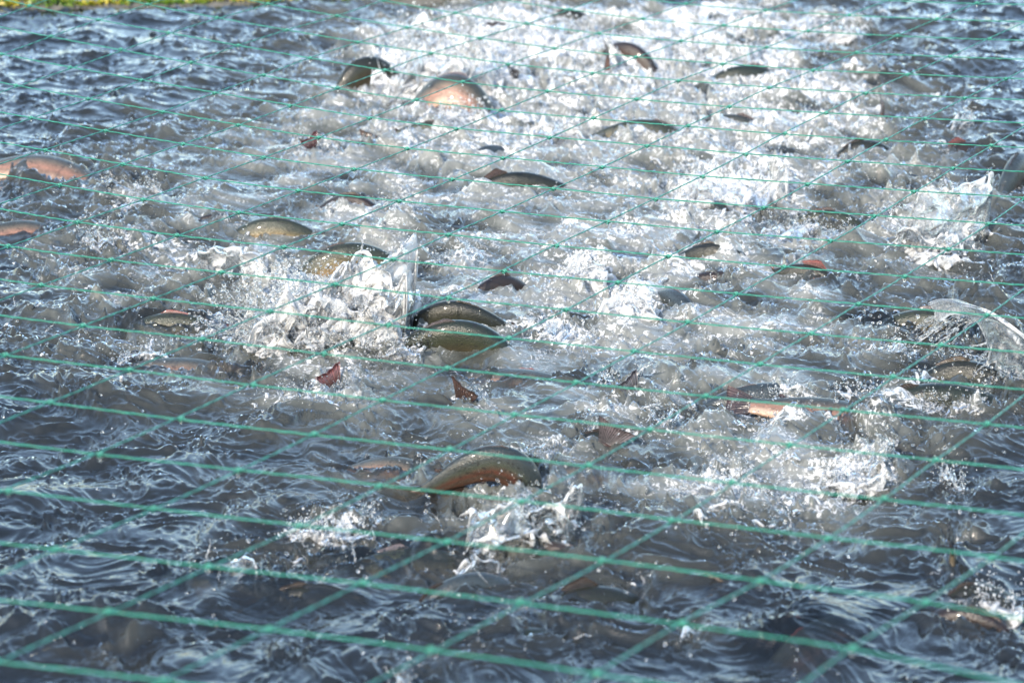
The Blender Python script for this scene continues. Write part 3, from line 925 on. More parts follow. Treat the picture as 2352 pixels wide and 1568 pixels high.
NODES = [
 (-4, -5, [(-1.8,10.455,1.004),(-1.926,10.32,0.926),(-2.048,10.179,0.853),(-2.167,10.034,0.783),(-2.284,9.885,0.717),(-2.398,9.735,0.654),(-2.509,9.585,0.594)]),
 (-3, -7, [(-1.22,10.837,0.997),(-1.361,10.689,0.928),(-1.498,10.531,0.864),(-1.63,10.366,0.803),(-1.759,10.193,0.746),(-1.884,10.017,0.693),(-2.006,9.836,0.643),(-2.126,9.654,0.596),(-2.243,9.471,0.551),(-2.359,9.288,0.51)]),
 (-2, -9, [(-0.612,11.204,0.975),(-0.77,11.06,0.912),(-0.922,10.901,0.853),(-1.069,10.729,0.799),(-1.211,10.548,0.749),(-1.349,10.358,0.703),(-1.483,10.161,0.66),(-1.613,9.96,0.62),(-1.744,9.754,0.581),(-1.876,9.545,0.543),(-1.991,9.337,0.515),(-2.107,9.128,0.488),(-2.225,8.919,0.461)]),
 (-1, -9, [(-0.317,11.239,0.835),(-0.481,11.078,0.784),(-0.638,10.901,0.738),(-0.79,10.713,0.696),(-0.937,10.513,0.657),(-1.08,10.305,0.623),(-1.218,10.09,0.591),(-1.355,9.869,0.56),(-1.495,9.644,0.528),(-1.628,9.417,0.504),(-1.746,9.19,0.488),(-1.86,8.962,0.473),(-1.983,8.732,0.455),(-2.104,8.503,0.439)]),
 (0, -9, [(-0.035,11.212,0.726),(-0.203,11.039,0.685),(-0.365,10.851,0.648),(-0.521,10.65,0.615),(-0.672,10.438,0.586),(-0.819,10.217,0.56),(-0.958,9.988,0.535),(-1.098,9.753,0.509),(-1.243,9.515,0.491),(-1.377,9.277,0.482),(-1.497,9.035,0.473),(-1.617,8.792,0.462),(-1.74,8.548,0.452),(-1.867,8.303,0.442),(-1.99,8.06,0.435)]),
 (1, -9, [(0.239,11.136,0.644),(0.066,10.955,0.61),(-0.1,10.76,0.581),(-0.259,10.551,0.555),(-0.414,10.331,0.533),(-0.563,10.101,0.514),(-0.7,9.863,0.491),(-0.841,9.62,0.475),(-0.993,9.375,0.471),(-1.127,9.127,0.467),(-1.249,8.875,0.461),(-1.375,8.622,0.454),(-1.5,8.368,0.45),(-1.624,8.114,0.446),(-1.754,7.86,0.443),(-1.88,7.607,0.443)]),
 (2, -9, [(0.507,11.021,0.585),(0.331,10.837,0.557),(0.162,10.637,0.533),(-0.002,10.424,0.513),(-0.155,10.199,0.494),(-0.298,9.965,0.478),(-0.447,9.724,0.468),(-0.595,9.477,0.459),(-0.747,9.226,0.457),(-0.884,8.972,0.455),(-1.008,8.715,0.451),(-1.132,8.455,0.448),(-1.258,8.195,0.446),(-1.384,7.935,0.446),(-1.512,7.676,0.448),(-1.644,7.417,0.451),(-1.769,7.159,0.456)]),
 (3, -9, [(0.772,10.88,0.547),(0.593,10.694,0.523),(0.421,10.493,0.502),(0.255,10.279,0.485),(0.107,10.052,0.468),(-0.042,9.816,0.456),(-0.194,9.574,0.451),(-0.352,9.326,0.447),(-0.504,9.073,0.446),(-0.642,8.816,0.445),(-0.767,8.556,0.443),(-0.892,8.295,0.442),(-1.017,8.032,0.442),(-1.147,7.77,0.445),(-1.275,7.508,0.45),(-1.406,7.246,0.455),(-1.534,6.985,0.462),(-1.656,6.724,0.471)]),
 (4, -9, [(1.039,10.721,0.527),(0.856,10.537,0.504),(0.681,10.337,0.486),(0.513,10.123,0.47),(0.355,9.898,0.457),(0.2,9.663,0.447),(0.049,9.422,0.443),(-0.107,9.174,0.44),(-0.261,8.921,0.439),(-0.398,8.664,0.437),(-0.529,8.404,0.435),(-0.655,8.143,0.436),(-0.783,7.88,0.437),(-0.912,7.618,0.442),(-1.043,7.356,0.447),(-1.172,7.094,0.454),(-1.303,6.833,0.461),(-1.432,6.572,0.47),(-1.544,6.312,0.484)]),
 (5, -9, [(1.308,10.557,0.521),(1.123,10.375,0.499),(0.945,10.177,0.481),(0.774,9.966,0.466),(0.607,9.743,0.453),(0.447,9.51,0.443),(0.291,9.271,0.438),(0.137,9.025,0.435),(-0.012,8.774,0.433),(-0.152,8.519,0.43),(-0.285,8.261,0.429),(-0.414,8.001,0.43),(-0.545,7.741,0.432),(-0.677,7.481,0.436),(-0.808,7.221,0.442),(-0.939,6.961,0.449),(-1.067,6.702,0.457),(-1.193,6.443,0.466),(-1.309,6.185,0.479),(-1.419,5.926,0.495),(-1.538,5.666,0.511)]),
 (6, -9, [(1.583,10.395,0.526),(1.394,10.216,0.503),(1.214,10.022,0.484),(1.04,9.814,0.469),(0.872,9.594,0.457),(0.711,9.365,0.447),(0.556,9.128,0.44),(0.396,8.885,0.434),(0.249,8.637,0.432),(0.107,8.385,0.429),(-0.03,8.13,0.427),(-0.16,7.874,0.427),(-0.291,7.617,0.429),(-0.424,7.36,0.432),(-0.555,7.103,0.437),(-0.685,6.847,0.444),(-0.811,6.591,0.453),(-0.934,6.335,0.462),(-1.057,6.08,0.473),(-1.172,5.824,0.488),(-1.289,5.568,0.504),(-1.41,5.309,0.519)]),
 (7, -9, [(1.865,10.247,0.539),(1.674,10.071,0.515),(1.488,9.879,0.494),(1.311,9.674,0.478),(1.144,9.458,0.465),(0.982,9.231,0.453),(0.825,8.997,0.444),(0.665,8.757,0.437),(0.511,8.513,0.434),(0.372,8.264,0.43),(0.237,8.013,0.428),(0.105,7.761,0.427),(-0.025,7.507,0.428),(-0.159,7.254,0.43),(-0.29,7.001,0.435),(-0.421,6.748,0.44),(-0.545,6.497,0.449),(-0.669,6.245,0.457),(-0.794,5.993,0.467),(-0.913,5.742,0.48),(-1.034,5.489,0.493),(-1.153,5.234,0.509),(-1.276,4.977,0.525)]),
 (8, -9, [(2.157,10.12,0.557),(1.962,9.946,0.53),(1.77,9.756,0.508),(1.59,9.553,0.489),(1.424,9.339,0.474),(1.262,9.115,0.46),(1.102,8.884,0.449),(0.939,8.646,0.44),(0.781,8.405,0.435),(0.642,8.159,0.43),(0.506,7.912,0.428),(0.376,7.662,0.426),(0.243,7.412,0.425),(0.108,7.162,0.427),(-0.025,6.913,0.43),(-0.156,6.664,0.435),(-0.28,6.415,0.441),(-0.402,6.168,0.45),(-0.53,5.92,0.459),(-0.652,5.672,0.471),(-0.773,5.423,0.482),(-0.893,5.172,0.496),(-1.014,4.919,0.511),(-1.137,4.663,0.531)]),
 (9, -9, [(2.46,10.023,0.577),(2.261,9.849,0.548),(2.069,9.66,0.523),(1.884,9.458,0.502),(1.714,9.244,0.483),(1.548,9.021,0.467),(1.387,8.791,0.455),(1.222,8.556,0.445),(1.063,8.315,0.437),(0.918,8.071,0.43),(0.776,7.825,0.425),(0.645,7.578,0.422),(0.51,7.33,0.419),(0.372,7.082,0.419),(0.24,6.835,0.423),(0.108,6.589,0.427),(-0.018,6.343,0.432),(-0.143,6.098,0.438),(-0.268,5.854,0.447),(-0.392,5.609,0.458),(-0.517,5.363,0.469),(-0.634,5.116,0.481),(-0.754,4.866,0.496),(-0.877,4.614,0.517),(-1.003,4.357,0.539),(-1.125,4.093,0.565)]),
 (10, -8, [(2.572,9.788,0.564),(2.378,9.597,0.537),(2.191,9.393,0.513),(2.012,9.179,0.492),(1.842,8.955,0.474),(1.677,8.724,0.459),(1.513,8.487,0.446),(1.35,8.246,0.437),(1.198,8.002,0.429),(1.054,7.756,0.423),(0.917,7.509,0.418),(0.783,7.261,0.415),(0.646,7.014,0.414),(0.509,6.768,0.415),(0.375,6.522,0.419),(0.245,6.278,0.423),(0.121,6.034,0.429),(-0.007,5.791,0.437),(-0.134,5.548,0.446),(-0.257,5.304,0.457),(-0.375,5.059,0.47),(-0.496,4.811,0.485),(-0.618,4.561,0.504),(-0.747,4.307,0.528),(-0.87,4.046,0.555),(-0.99,3.778,0.586)]),
 (11, -5, [(2.321,9.147,0.498),(2.144,8.919,0.478),(1.975,8.684,0.461),(1.811,8.444,0.446),(1.646,8.2,0.435),(1.491,7.952,0.426),(1.342,7.704,0.418),(1.197,7.454,0.412),(1.057,7.204,0.409),(0.922,6.955,0.407),(0.784,6.707,0.408),(0.647,6.46,0.41),(0.514,6.214,0.414),(0.388,5.969,0.42),(0.259,5.725,0.428),(0.13,5.481,0.437),(0.004,5.237,0.449),(-0.117,4.992,0.463),(-0.238,4.745,0.479),(-0.363,4.495,0.498),(-0.49,4.241,0.524),(-0.614,3.982,0.553),(-0.737,3.715,0.586),(-0.859,3.44,0.623)]),
 (12, -3, [(2.286,8.675,0.459),(2.116,8.428,0.443),(1.952,8.177,0.43),(1.793,7.923,0.42),(1.638,7.668,0.412),(1.487,7.412,0.406),(1.341,7.157,0.403),(1.205,6.903,0.4),(1.066,6.65,0.402),(0.926,6.398,0.404),(0.787,6.147,0.409),(0.655,5.898,0.415),(0.522,5.65,0.423),(0.391,5.403,0.433),(0.266,5.155,0.446),(0.141,4.907,0.461),(0.017,4.658,0.481),(-0.109,4.406,0.503),(-0.236,4.15,0.532),(-0.362,3.889,0.563),(-0.487,3.621,0.598),(-0.613,3.344,0.639),(-0.739,3.057,0.684)]),
 (13, 0, [(2.1,7.914,0.411),(1.941,7.648,0.403),(1.785,7.383,0.398),(1.633,7.118,0.395),(1.491,6.854,0.394),(1.348,6.592,0.396),(1.205,6.332,0.4),(1.067,6.073,0.405),(0.927,5.816,0.414),(0.789,5.56,0.424),(0.656,5.305,0.436),(0.526,5.051,0.451),(0.398,4.796,0.468),(0.274,4.54,0.491),(0.146,4.283,0.518),(0.013,4.022,0.552),(-0.117,3.756,0.587),(-0.246,3.483,0.627),(-0.375,3.202,0.672),(-0.504,2.91,0.722)]),
 (14, 4, [(1.778,6.806,0.388),(1.629,6.53,0.391),(1.484,6.257,0.398),(1.341,5.985,0.407),(1.197,5.716,0.419),(1.057,5.448,0.432),(0.922,5.182,0.449),(0.783,4.916,0.468),(0.653,4.65,0.49),(0.525,4.384,0.517),(0.389,4.116,0.549),(0.25,3.847,0.59),(0.116,3.571,0.631),(-0.016,3.288,0.675),(-0.149,2.998,0.726),(-0.282,2.698,0.783)]),
 (15, 7, [(1.611,5.878,0.414),(1.464,5.591,0.431),(1.319,5.306,0.45),(1.176,5.023,0.473),(1.032,4.741,0.498),(0.898,4.46,0.528),(0.762,4.179,0.563),(0.615,3.896,0.603),(0.472,3.612,0.651),(0.335,3.321,0.697),(0.2,3.024,0.746),(0.062,2.72,0.805)]),
 (16, 12, [(1.127,4.214,0.581),(0.984,3.911,0.624),(0.832,3.608,0.672),(0.685,3.302,0.727),(0.543,2.991,0.781),(0.399,2.676,0.843)]),
 (17, 16, [(0.73,2.571,0.895)]),
]

# ------------------------------------------------------------------ splashes
class Splash:
    def __init__(s, seed):
        s.r = np.random.default_rng(seed)
        s.parts, s.drops, s.strings = [], MB(), MB()

    def rough(s, n, k=5):
        """1-d noise 0..1, n samples, k knots"""
        q = s.r.random(k)
        x = np.linspace(0, k - 1, n)
        i = np.minimum(x.astype(int), k - 2)
        t = x - i
        t = t * t * (3 - 2 * t)
        return q[i] * (1 - t) + q[i + 1] * t

    def sheet(s, A, B, H, lean, spread=0.3, curl=0.0, white=.5, fingers=9, na=70, nb=34, jag=.55, env='bell', hole=.25, rimw=.35, bend=0.0):
        """a torn sheet of water rising from the line A-B; lean: horizontal push at the top in metres"""
        A, B, lean = np.array(A, float), np.array(B, float), np.array(lean, float)
        a = np.linspace(0, 1, na)
        W_ = np.linalg.norm(B - A)
        t = norm(B - A)
        nrm = np.array([-t[1], t[0], 0])
        e = {'bell': np.sin(np.pi * np.clip(a, .03, .97)) ** .6, 'right': np.clip(a * 1.25, 0, 1) ** .8 * sstep(0, .06, 1 - a) ** .5, 'left': np.clip((1 - a) * 1.25, 0, 1) ** .8 * sstep(0, .06, a) ** .5,
             'ramp': (.42 + .58 * sstep(-.25, .7, a)) * sstep(0, .05, 1 - a) ** .3,
             'flat': (sstep(0, .08, a) * sstep(0, .08, 1 - a)) ** .5}[env]
        hi = H * e * (1 - jag * s.rough(na, fingers)) * (1 - .35 * jag * s.rough(na, fingers * 3))
        wob = (s.rough(na, 6) - .5) * W_ * .22
        V = np.zeros((nb, na, 3))
        bb = np.linspace(0, 1, nb)[:, None]
        aa = a[None, :]
        o = s.r.random(8) * 8
        U_, V_ = aa * W_ + 0 * bb, bb * H + 0 * aa
        f1 = samp(N_B, (U_ * 2.6 + o[0]).ravel(), (V_ * 2.0 + o[1]).ravel()).reshape(nb, na)
        f2 = samp(N_C, (U_ * 2.6 + o[2]).ravel(), (V_ * 2.0 + o[3]).ravel()).reshape(nb, na)
        f3 = samp(N_B, (U_ * 1.3 + o[4]).ravel(), (V_ * .9 + o[5]).ravel()).reshape(nb, na)
        f4 = samp(N_D, (U_ * 1.6 + o[6]).ravel(), (V_ * 1.1 + o[7]).ravel()).reshape(nb, na)
        z = hi[None] * (np.sin(bb * 1.35) / math.sin(1.35) if curl else bb)
        V = A + (B - A) * aa[..., None] + t * ((aa - .5) * spread * bb * W_)[..., None]
        V = V + nrm * ((wob[None] * (1 - .3 * bb)) + bend * np.sin(math.pi * aa) * W_)[..., None]
        V = V + lean * (bb ** (1.6 if curl else 1.15) * hi[None] / H)[..., None] + t * (curl * bb ** 3 * H * np.ones_like(aa))[..., None]
        gr = np.minimum(1, 3 * bb)
        k_ = min(1, W_ / .12)
        V = V + nrm * (k_ * gr * (.010 * f3 + .004 * f1 + .002 * f2))[..., None] + t * (k_ * gr * (.006 * f1 + .003 * f2))[..., None]
        V[..., 2] += z - .02 * (1 - bb) + .006 * k_ * gr * f1
        ed = np.minimum(aa, 1 - aa)
        w = white * (.78 + .28 * f3 + .22 * f1 + .2 * f4) * (1 - .4 * bb) + rimw * np.clip((bb - .86 + .04 * f1) / .14, 0, 1) + .22 * np.clip(f2 - 1, 0, 1)
        w = w + .4 * np.clip(1 - np.abs(f3 + .25 * f2) / .14, 0, 1) + .25 * np.clip(1 - np.abs(f1) / .12, 0, 1) * (.4 + white)
        w = w.ravel()
        V = V.reshape(-1, 3)
        # holes, and torn borders at the top and both ends
        hn = f1 * .55 + f2 * .5 + .35 * f3
        thr = 2.0 - hole * 2.6 * bb ** .7 - .9 * jag * (1 - sstep(0, .16, ed)) * gr - .9 * jag * sstep(.8, 1, bb) - .35
        G0 = grid_faces(nb, na).tolist()
        hn, thr = hn.ravel(), (thr * np.ones_like(aa)).ravel()
        F = [f for f in G0 if hn[f[0]] < thr[f[0]]]
        # two skins with a water's thickness between
        th = .004
        n2 = np.array([nrm[0], nrm[1], .15]) * th
        m = len(V)
        used = {}
        for f in F:
            for q in range(4):
                k = (min(f[q], f[q - 1]), max(f[q], f[q - 1]))
                used[k] = used.get(k, 0) + 1
        G = F + [[i + m for i in f[::-1]] for f in F]
        for f in F:
            for q in range(4):
                i0, i1 = f[q - 1], f[q]
                if used[(min(i0, i1), max(i0, i1))] == 1:
                    G.append([i1, i0, i0 + m, i1 + m])
        W2 = np.array(w)
        mb = MB()
        mb.add(np.concatenate([V + n2, V - n2]), G, np.concatenate([W2, W2]))
        s.parts.append(mb)
        top = V[(nb - 1) * na:]
        return top, V

    def drop(s, p, r, white=.3, big=False):
        V0, F0 = ICO2 if big else ICO1
        st = norm(s.r.standard_normal(3) + np.array([0, 0, .6]))
        k = 1 + .5 * s.r.random()
        V = V0 * r
        V = V + (V @ st)[:, None] * st * (k - 1) + s.r.standard_normal(V.shape) * r * .06
        s.drops.add(V + p, F0, white)

    def spray(s, c, n, rad, rr=(.0012, .005), white=.4, up=0.0, power=2.0):
        """n drops thrown round c; rad: (x, y, z) reach"""
        for _ in range(n):
            d = s.r.standard_normal(3)
            d = d / np.linalg.norm(d) * s.r.random() ** (1 / power)
            p = np.array(c) + d * np.array(rad)
            p[2] += up * s.r.random()
            if p[2] < .005:
                p[2] = .005 + .03 * s.r.random()
            q = s.r.random() ** 3
            r = rr[0] + (rr[1] - rr[0]) * q
            s.drop(p, r, white * s.r.random() * 1.1, r > .0035)

    def string(s, p, d, L, r0=.005, white=.5, bend=.4, k=6, beads=True):
        """a thread of water leaving p along d, ending in a bead"""
        n = 16
        d = norm(np.array(d, float))
        side = norm(np.cross(d, s.r.standard_normal(3)))
        t = np.linspace(0, 1, n)
        P = np.array(p) + np.outer(t, d) * L + np.outer(t ** 2, side) * L * bend * (s.r.random() - .3) + np.outer(t ** 2, [0, 0, -1]) * L * .25
        P = P + np.cumsum(s.r.standard_normal(P.shape), 0) * L * .022
        r0 = r0 * .72
        R = r0 * (1 - .75 * t) * (.6 + .8 * s.r.random(n))
        R[-2:] *= 1.9
        V, F = tube(P, R, k)
        s.strings.add(V, F, white * (.2 + .7 * s.r.random()))
        if beads:
            q = P[-1]
            for i in range(s.r.integers(1, 4)):
                q = q + d * (.012 + .02 * s.r.random()) + s.r.standard_normal(3) * .004
                s.drop(q, r0 * (.35 + .5 * s.r.random()), white * .7, True)

    def fringe(s, top, n, out, L=(.02, .07), r0=.004, white=.5):
        for _ in range(n):
            p = top[s.r.integers(2, len(top) - 2)]
            s.string(p, np.array(out) + s.r.standard_normal(3) * .35, L[0] + (L[1] - L[0]) * s.r.random() ** 2, r0 * (.6 + .8 * s.r.random()), white)

    def finish(s, label, base, category='water splash', group='splashes thrown up by the fish'):
        t = thing('water_splash', label, category, base, group)
        for mb in s.parts:
            if mb.F:
                mb.build('water_sheet', M_SPLASH, t, off=base)
        if s.strings.n:
            o = s.strings.build('water_strands', M_SPLASH, t, off=base)
            o['kind'] = 'stuff'
        if s.drops.n:
            o = s.drops.build('spray', M_SPLASH, t, off=base)
            o['kind'] = 'stuff'
        return t


def px(X, Y, z=0.0):
    return pix(X, Y, z)


def hgt(Yb, dy):
    """height in metres of something dy photo pixels tall standing on row Yb"""
    return dy * pxm(Yb) / math.cos(PITCH + math.atan((Yb - 784) / 1176 / FOC))


def clump(sp, X, Y, wpx, hpx, white, n=5, drops=60, seed=0, lean=(0, 0), depth=.6, jag=.65, hole=.3, fr=10, rr=(.0012, .0045)):
    """a heap of torn sheets of about wpx x hpx photo pixels standing on (X, Y)"""
    m = pxm(Y)
    c = px(X, Y)
    W_, H_ = wpx * m, hgt(Y, hpx)
    for i in range(n):
        o = (sp.r.random(2) - .5) * np.array([W_ * .55, W_ * depth])
        w = W_ * (.3 + .45 * sp.r.random())
        an = (sp.r.random() - .5) * 1.3
        d = np.array([math.cos(an), math.sin(an), 0]) * w / 2
        q = c + np.array([o[0], o[1], 0])
        h = H_ * (.45 + .55 * sp.r.random()) * (1 - .5 * abs(o[0]) / (W_ * .3 + 1e-6) * .5)
        q[2] = -.01
        top, V = sp.sheet(q - d, q + d, h, [lean[0] * h + (sp.r.random() - .5) * h * .9, lean[1] * h + (sp.r.random() - .5) * h * .7, 0], spread=.2 + .5 * sp.r.random(), white=white * (.7 + .5 * sp.r.random()),
                          fingers=int(5 + 6 * sp.r.random()), na=max(18, int(w / .006)), nb=max(10, int(h / .007)), jag=jag, hole=hole, env=('bell', 'left', 'right')[sp.r.integers(3)])
        sp.fringe(top, fr // n + 1, [lean[0], lean[1] - .2, 1.0], (.012, max(.03, h * .5)), .0035, white)
    sp.spray(c + np.array([lean[0] * H_ * .5, lean[1] * H_ * .5, H_ * .6]), drops, (W_ * .62, W_ * .4, H_ * .75), rr, white)
    return c


def build_splashes():
    # the big splash left of the middle
    s = Splash(11)
    b0 = px(740, 806)
    m = pxm(800)
    H_ = hgt(806, 225)
    for (xa, ya, xb, yb, hh, lx, ly, sp_, wh, nf_, jg, ev, ho, bd) in (
            (650, 800, 925, 762, 1.0, .05, .03, .08, 1.25, 9, .16, 'ramp', .02, -.1),
            (630, 806, 905, 785, .92, .03, .0, .12, 1.45, 12, .35, 'ramp', .14, .05),
            (600, 812, 860, 800, .8, -.02, -.05, .3, 1.55, 12, .45, 'bell', .12, .1),
            (690, 815, 905, 800, .62, .02, -.08, .3, 1.6, 12, .45, 'bell', .12, .1),
            (640, 820, 800, 812, .5, -.05, -.08, .4, 1.2, 9, .6, 'bell', .25, .1),
            (700, 790, 940, 745, .5, .10, .0, .2, 1.0, 8, .5, 'bell', .15, .0)):
        top, V = s.sheet(px(xa, ya, -.01), px(xb, yb, -.01), H_ * hh, [lx, ly, 0], sp_, 0, wh, nf_, 100, 50, jg, ev, ho, .5, bd)
        s.fringe(top, 18, [.1, -.2, 1], (.012, .05), .0035, .7)
        for _ in range(160):
            p = top[s.r.integers(0, len(top))] + s.r.standard_normal(3) * np.array([.014, .02, .018])
            s.drop(p, .0009 + .003 * s.r.random() ** 3, .6 * s.r.random())
        for _ in range(260):
            p = V[s.r.integers(0, len(V))] + s.r.standard_normal(3) * .008 + np.array([0, -.012, 0])
            s.drop(p, .0008 + .0022 * s.r.random() ** 2, .9 * s.r.random())
    top, V = s.sheet(px(560, 800, -.01), px(700, 805, -.01), H_ * .55, [-.08, -.02, 0], .4, 0, .5, 9, 60, 34, .7, 'bell', .4, .5)
    s.fringe(top, 22, [-.6, -.2, .9], (.03, .12), .004, .6)
    top, V = s.sheet(px(495, 635, -.01), px(605, 650, -.01), hgt(640, 88), [-.03, -.02, 0], .25, 0, .75, 6, 44, 26, .3, 'flat', .15, .5)
    s.fringe(top, 8, [.4, -.2, .8], (.03, .1), .004, .5)
    s.spray(px(720, 640, .14), 380, (.16, .08, .09), (.0011, .004), .7)
    s.spray(px(630, 700, .09), 700, (.21, .12, .13), (.0015, .0068), .22)
    s.spray(px(570, 770, .03), 330, (.24, .10, .06), (.0013, .006), .22)
    s.spray(px(770, 720, .10), 500, (.17, .10, .11), (.001, .004), .8)
    s.spray(px(820, 790, .03), 260, (.20, .10, .04), (.001, .0045), .6)
    for i in range(26):
        a = s.r.random()
        s.string(px(580 + 180 * a, 700 + 90 * s.r.random(), .05 + .05 * s.r.random()), [-.8 + .9 * a, -.2, .9 * s.r.random()], .03 + .08 * s.r.random(), .004, .45)
    s.finish('biggest splash, a white fan of water with flying drops left of the middle', b0)

    # tall spray at the top
    s = Splash(12)
    b0 = clump(s, 1000, 215, 210, 170, .95, 9, 500, depth=1.2, fr=50, rr=(.0015, .006))
    clump(s, 1110, 200, 160, 110, .9, 7, 350, depth=1.2, fr=30, rr=(.0015, .006))
    clump(s, 930, 170, 120, 120, .7, 5, 260, depth=1., fr=30, rr=(.0015, .006))
    clump(s, 1075, 290, 120, 60, .9, 5, 160, depth=1., fr=16, rr=(.0015, .005))
    s.finish('tall wide white spray boiling around the pink bellied trout near the top', b0)

    s = Splash(13)
    b0 = clump(s, 1150, 110, 200, 80, .95, 7, 260, depth=1.2, fr=30, rr=(.0015, .006))
    clump(s, 1290, 90, 180, 50, .8, 5, 160, depth=1.2, fr=16, rr=(.0015, .005))
    s.finish('white froth behind the tall spray at the top middle', b0)

    s = Splash(14)
    b0 = clump(s, 1660, 475, 180, 90, .85, 6, 240, depth=.8, fr=24)
    m = pxm(470)
    top, V = s.sheet(px(1700, 470, -.01), px(1800, 470, -.01), hgt(470, 115), [.0, .0, 0], .1, 0, .8, 5, 44, 34, .55, 'right', .2, .6)
    s.fringe(top, 8, [0, 0, 1], (.03, .09), .004, .8)
    clump(s, 1600, 450, 110, 75, .7, 4, 120, fr=14)
    s.finish('spiky white splash in the right middle above the black trout shoulder', b0)

    s = Splash(15)
    b0 = px(2160, 575)
    top, V = s.sheet(px(2080, 580, -.01), px(2245, 565, -.01), hgt(575, 170), [.03, .0, 0], .3, 0, .42, 4, 90, 56, .14, 'flat', .05, .55, -.15)
    s.fringe(top, 10, [.1, 0, 1], (.01, .04), .004, .6)
    top, V = s.sheet(px(2060, 585, -.01), px(2200, 590, -.01), hgt(575, 110), [-.03, -.05, 0], .3, 0, .6, 8, 70, 34, .6, 'bell', .3, .5)
    s.fringe(top, 14, [-.3, -.2, 1], (.02, .07), .004, .6)
    s.spray(px(2090, 500, .06), 220, (.16, .1, .12), (.001, .0045), .4)
    clump(s, 2160, 590, 160, 40, .9, 5, 120)
    s.finish('clear rounded fan of water with white foot on the right', b0)

    # the arching sheet at the right edge
    s = Splash(16)
    b0 = px(2290, 885)
    n, k = 46, 30
    A = [px(2130, 700, .05), px(2180, 690, .17), px(2245, 705, .20), px(2320, 745, .17), px(2390, 810, .09), px(2420, 870, -.02)]
    Bq = [px(2150, 745, .02), px(2215, 728, .12), px(2262, 770, .115), px(2270, 830, .06), px(2285, 880, -.01), px(2330, 900, -.02)]
    def spl(P, t):
        P = np.array(P)
        x = t * (len(P) - 1)
        i = min(int(x), len(P) - 2)
        f = x - i
        p0, p1, p2, p3 = P[max(i - 1, 0)], P[i], P[i + 1], P[min(i + 2, len(P) - 1)]
        return .5 * (2 * p1 + (p2 - p0) * f + (2 * p0 - 5 * p1 + 4 * p2 - p3) * f * f + (3 * p1 - p0 - 3 * p2 + p3) * f ** 3)
    V, w = [], []
    rj = s.rough(n, 16)
    for i in range(n):
        pa, pb = spl(A, i / (n - 1)), spl(Bq, i / (n - 1))
        for j in range(k):
            q = j / (k - 1)
            p = pa * (1 - q) + (pb + (pb - pa) * (rj[i] - .6) * .5 * q) * q + np.array([0, -.02, .02]) * math.sin(math.pi * q)
            p = p + np.array([0, .007, .004]) * math.sin(i * .33 + j * .25) * math.sin(j * .3 + i * .12)
            V.append(p)
            w.append(.24 + (.4 if j > k - 3 or j < 3 else 0) + (.3 if i < 9 else 0) + .25 * (i / n > .6) * (.5 + .5 * math.sin(j * 1.1 + .3 * math.sin(i * .5))))
    V, w = np.array(V), np.array(w)
    g = grid_faces(n, k).tolist()
    o = np.array([0, .003, .002])
    mm = len(V)
    s.parts.append(MB())
    s.parts[-1].add(np.concatenate([V - o, V + o]), g + [[q + mm for q in f[::-1]] for f in g], np.concatenate([w, w]))
    for i in range(26):
        p = V[s.r.integers(0, n) * k + k - 1]
        s.string(p, [-.5, -.2, -.3 + .6 * s.r.random()], .02 + .07 * s.r.random(), .004, .5)
    for i in range(10):
        s.string(px(2120 + 90 * s.r.random(), 720 + 40 * s.r.random(), .05), [-.6, 0, -.4], .05 + .05 * s.r.random(), .005, .6)
    s.spray(px(2180, 800, .04), 260, (.18, .1, .1), (.001, .005), .35)
    clump(s, 2300, 890, 110, 40, .5, 4, 120)
    s.finish('smooth arching sheet of clear water curling over at the right edge', b0)

    # the foam crest right of centre
    s = Splash(17)
    b0 = clump(s, 1340, 655, 120, 76, 1.7, 7, 90, depth=.7, jag=.5, hole=.08, fr=10)
    clump(s, 1290, 660, 110, 45, 1.5, 5, 60, depth=.7, jag=.5, hole=.08, fr=6)
    clump(s, 1440, 735, 110, 80, 1.7, 8, 80, depth=.7, jag=.5, hole=.05, fr=8)
    clump(s, 1480, 725, 60, 50, 1.7, 4, 50, depth=.7, jag=.5, hole=.05, fr=8)
    clump(s, 1255, 775, 70, 36, 1.5, 4, 40, depth=.7, jag=.5, hole=.1, fr=6)
    for (xa, ya, xb, yb, hh, ln, n_) in ((1275, 655, 1400, 648, 80, .02, 7), (1300, 668, 1385, 664, 55, -.03, 6), (1365, 735, 1500, 728, 84, .01, 7), (1385, 748, 1490, 745, 60, -.04, 6), (1235, 785, 1300, 762, 40, .0, 5)):
        top, V = s.sheet(px(xa, ya, -.01), px(xb, yb, -.01), hgt(ya, hh), [ln, -.02, 0], .1, 0, 1.9, n_, 60, 30, .4, 'bell', -.15, .5, .12)
        s.fringe(top, 5, [.1, -.1, 1], (.01, .035), .004, 1.0)
    s.finish('thick white foam crest running diagonally right of the centre', b0)

    # webbed clear splash in the foreground
    s = Splash(18)
    b0 = px(1180, 1275)
    top, V = s.sheet(px(1075, 1268, -.01), px(1300, 1258, -.01), hgt(1262, 128), [.01, -.03, 0], .1, 0, .3, 8, 110, 50, .25, 'flat', .22, .6)
    s.fringe(top, 14, [0, -.1, 1], (.012, .045), .004, .5)
    top, V = s.sheet(px(1230, 1225, -.01), px(1320, 1215, -.01), hgt(1220, 125), [.03, .0, 0], -.1, 0, .45, 5, 50, 44, .3, 'right', .1, .6)
    s.fringe(top, 6, [.3, 0, 1], (.02, .06), .004, .6)
    top, V = s.sheet(px(1090, 1280, -.01), px(1270, 1275, -.01), hgt(1275, 95), [-.02, -.06, 0], .2, 0, .45, 9, 90, 40, .4, 'bell', .25, .6)
    s.fringe(top, 10, [0, -.1, 1], (.012, .04), .004, .5)
    top, V = s.sheet(px(1055, 1315, -.01), px(1150, 1310, -.01), hgt(1310, 62), [0, -.04, 0], .1, 0, .4, 6, 60, 30, .35, 'bell', .3, .6)
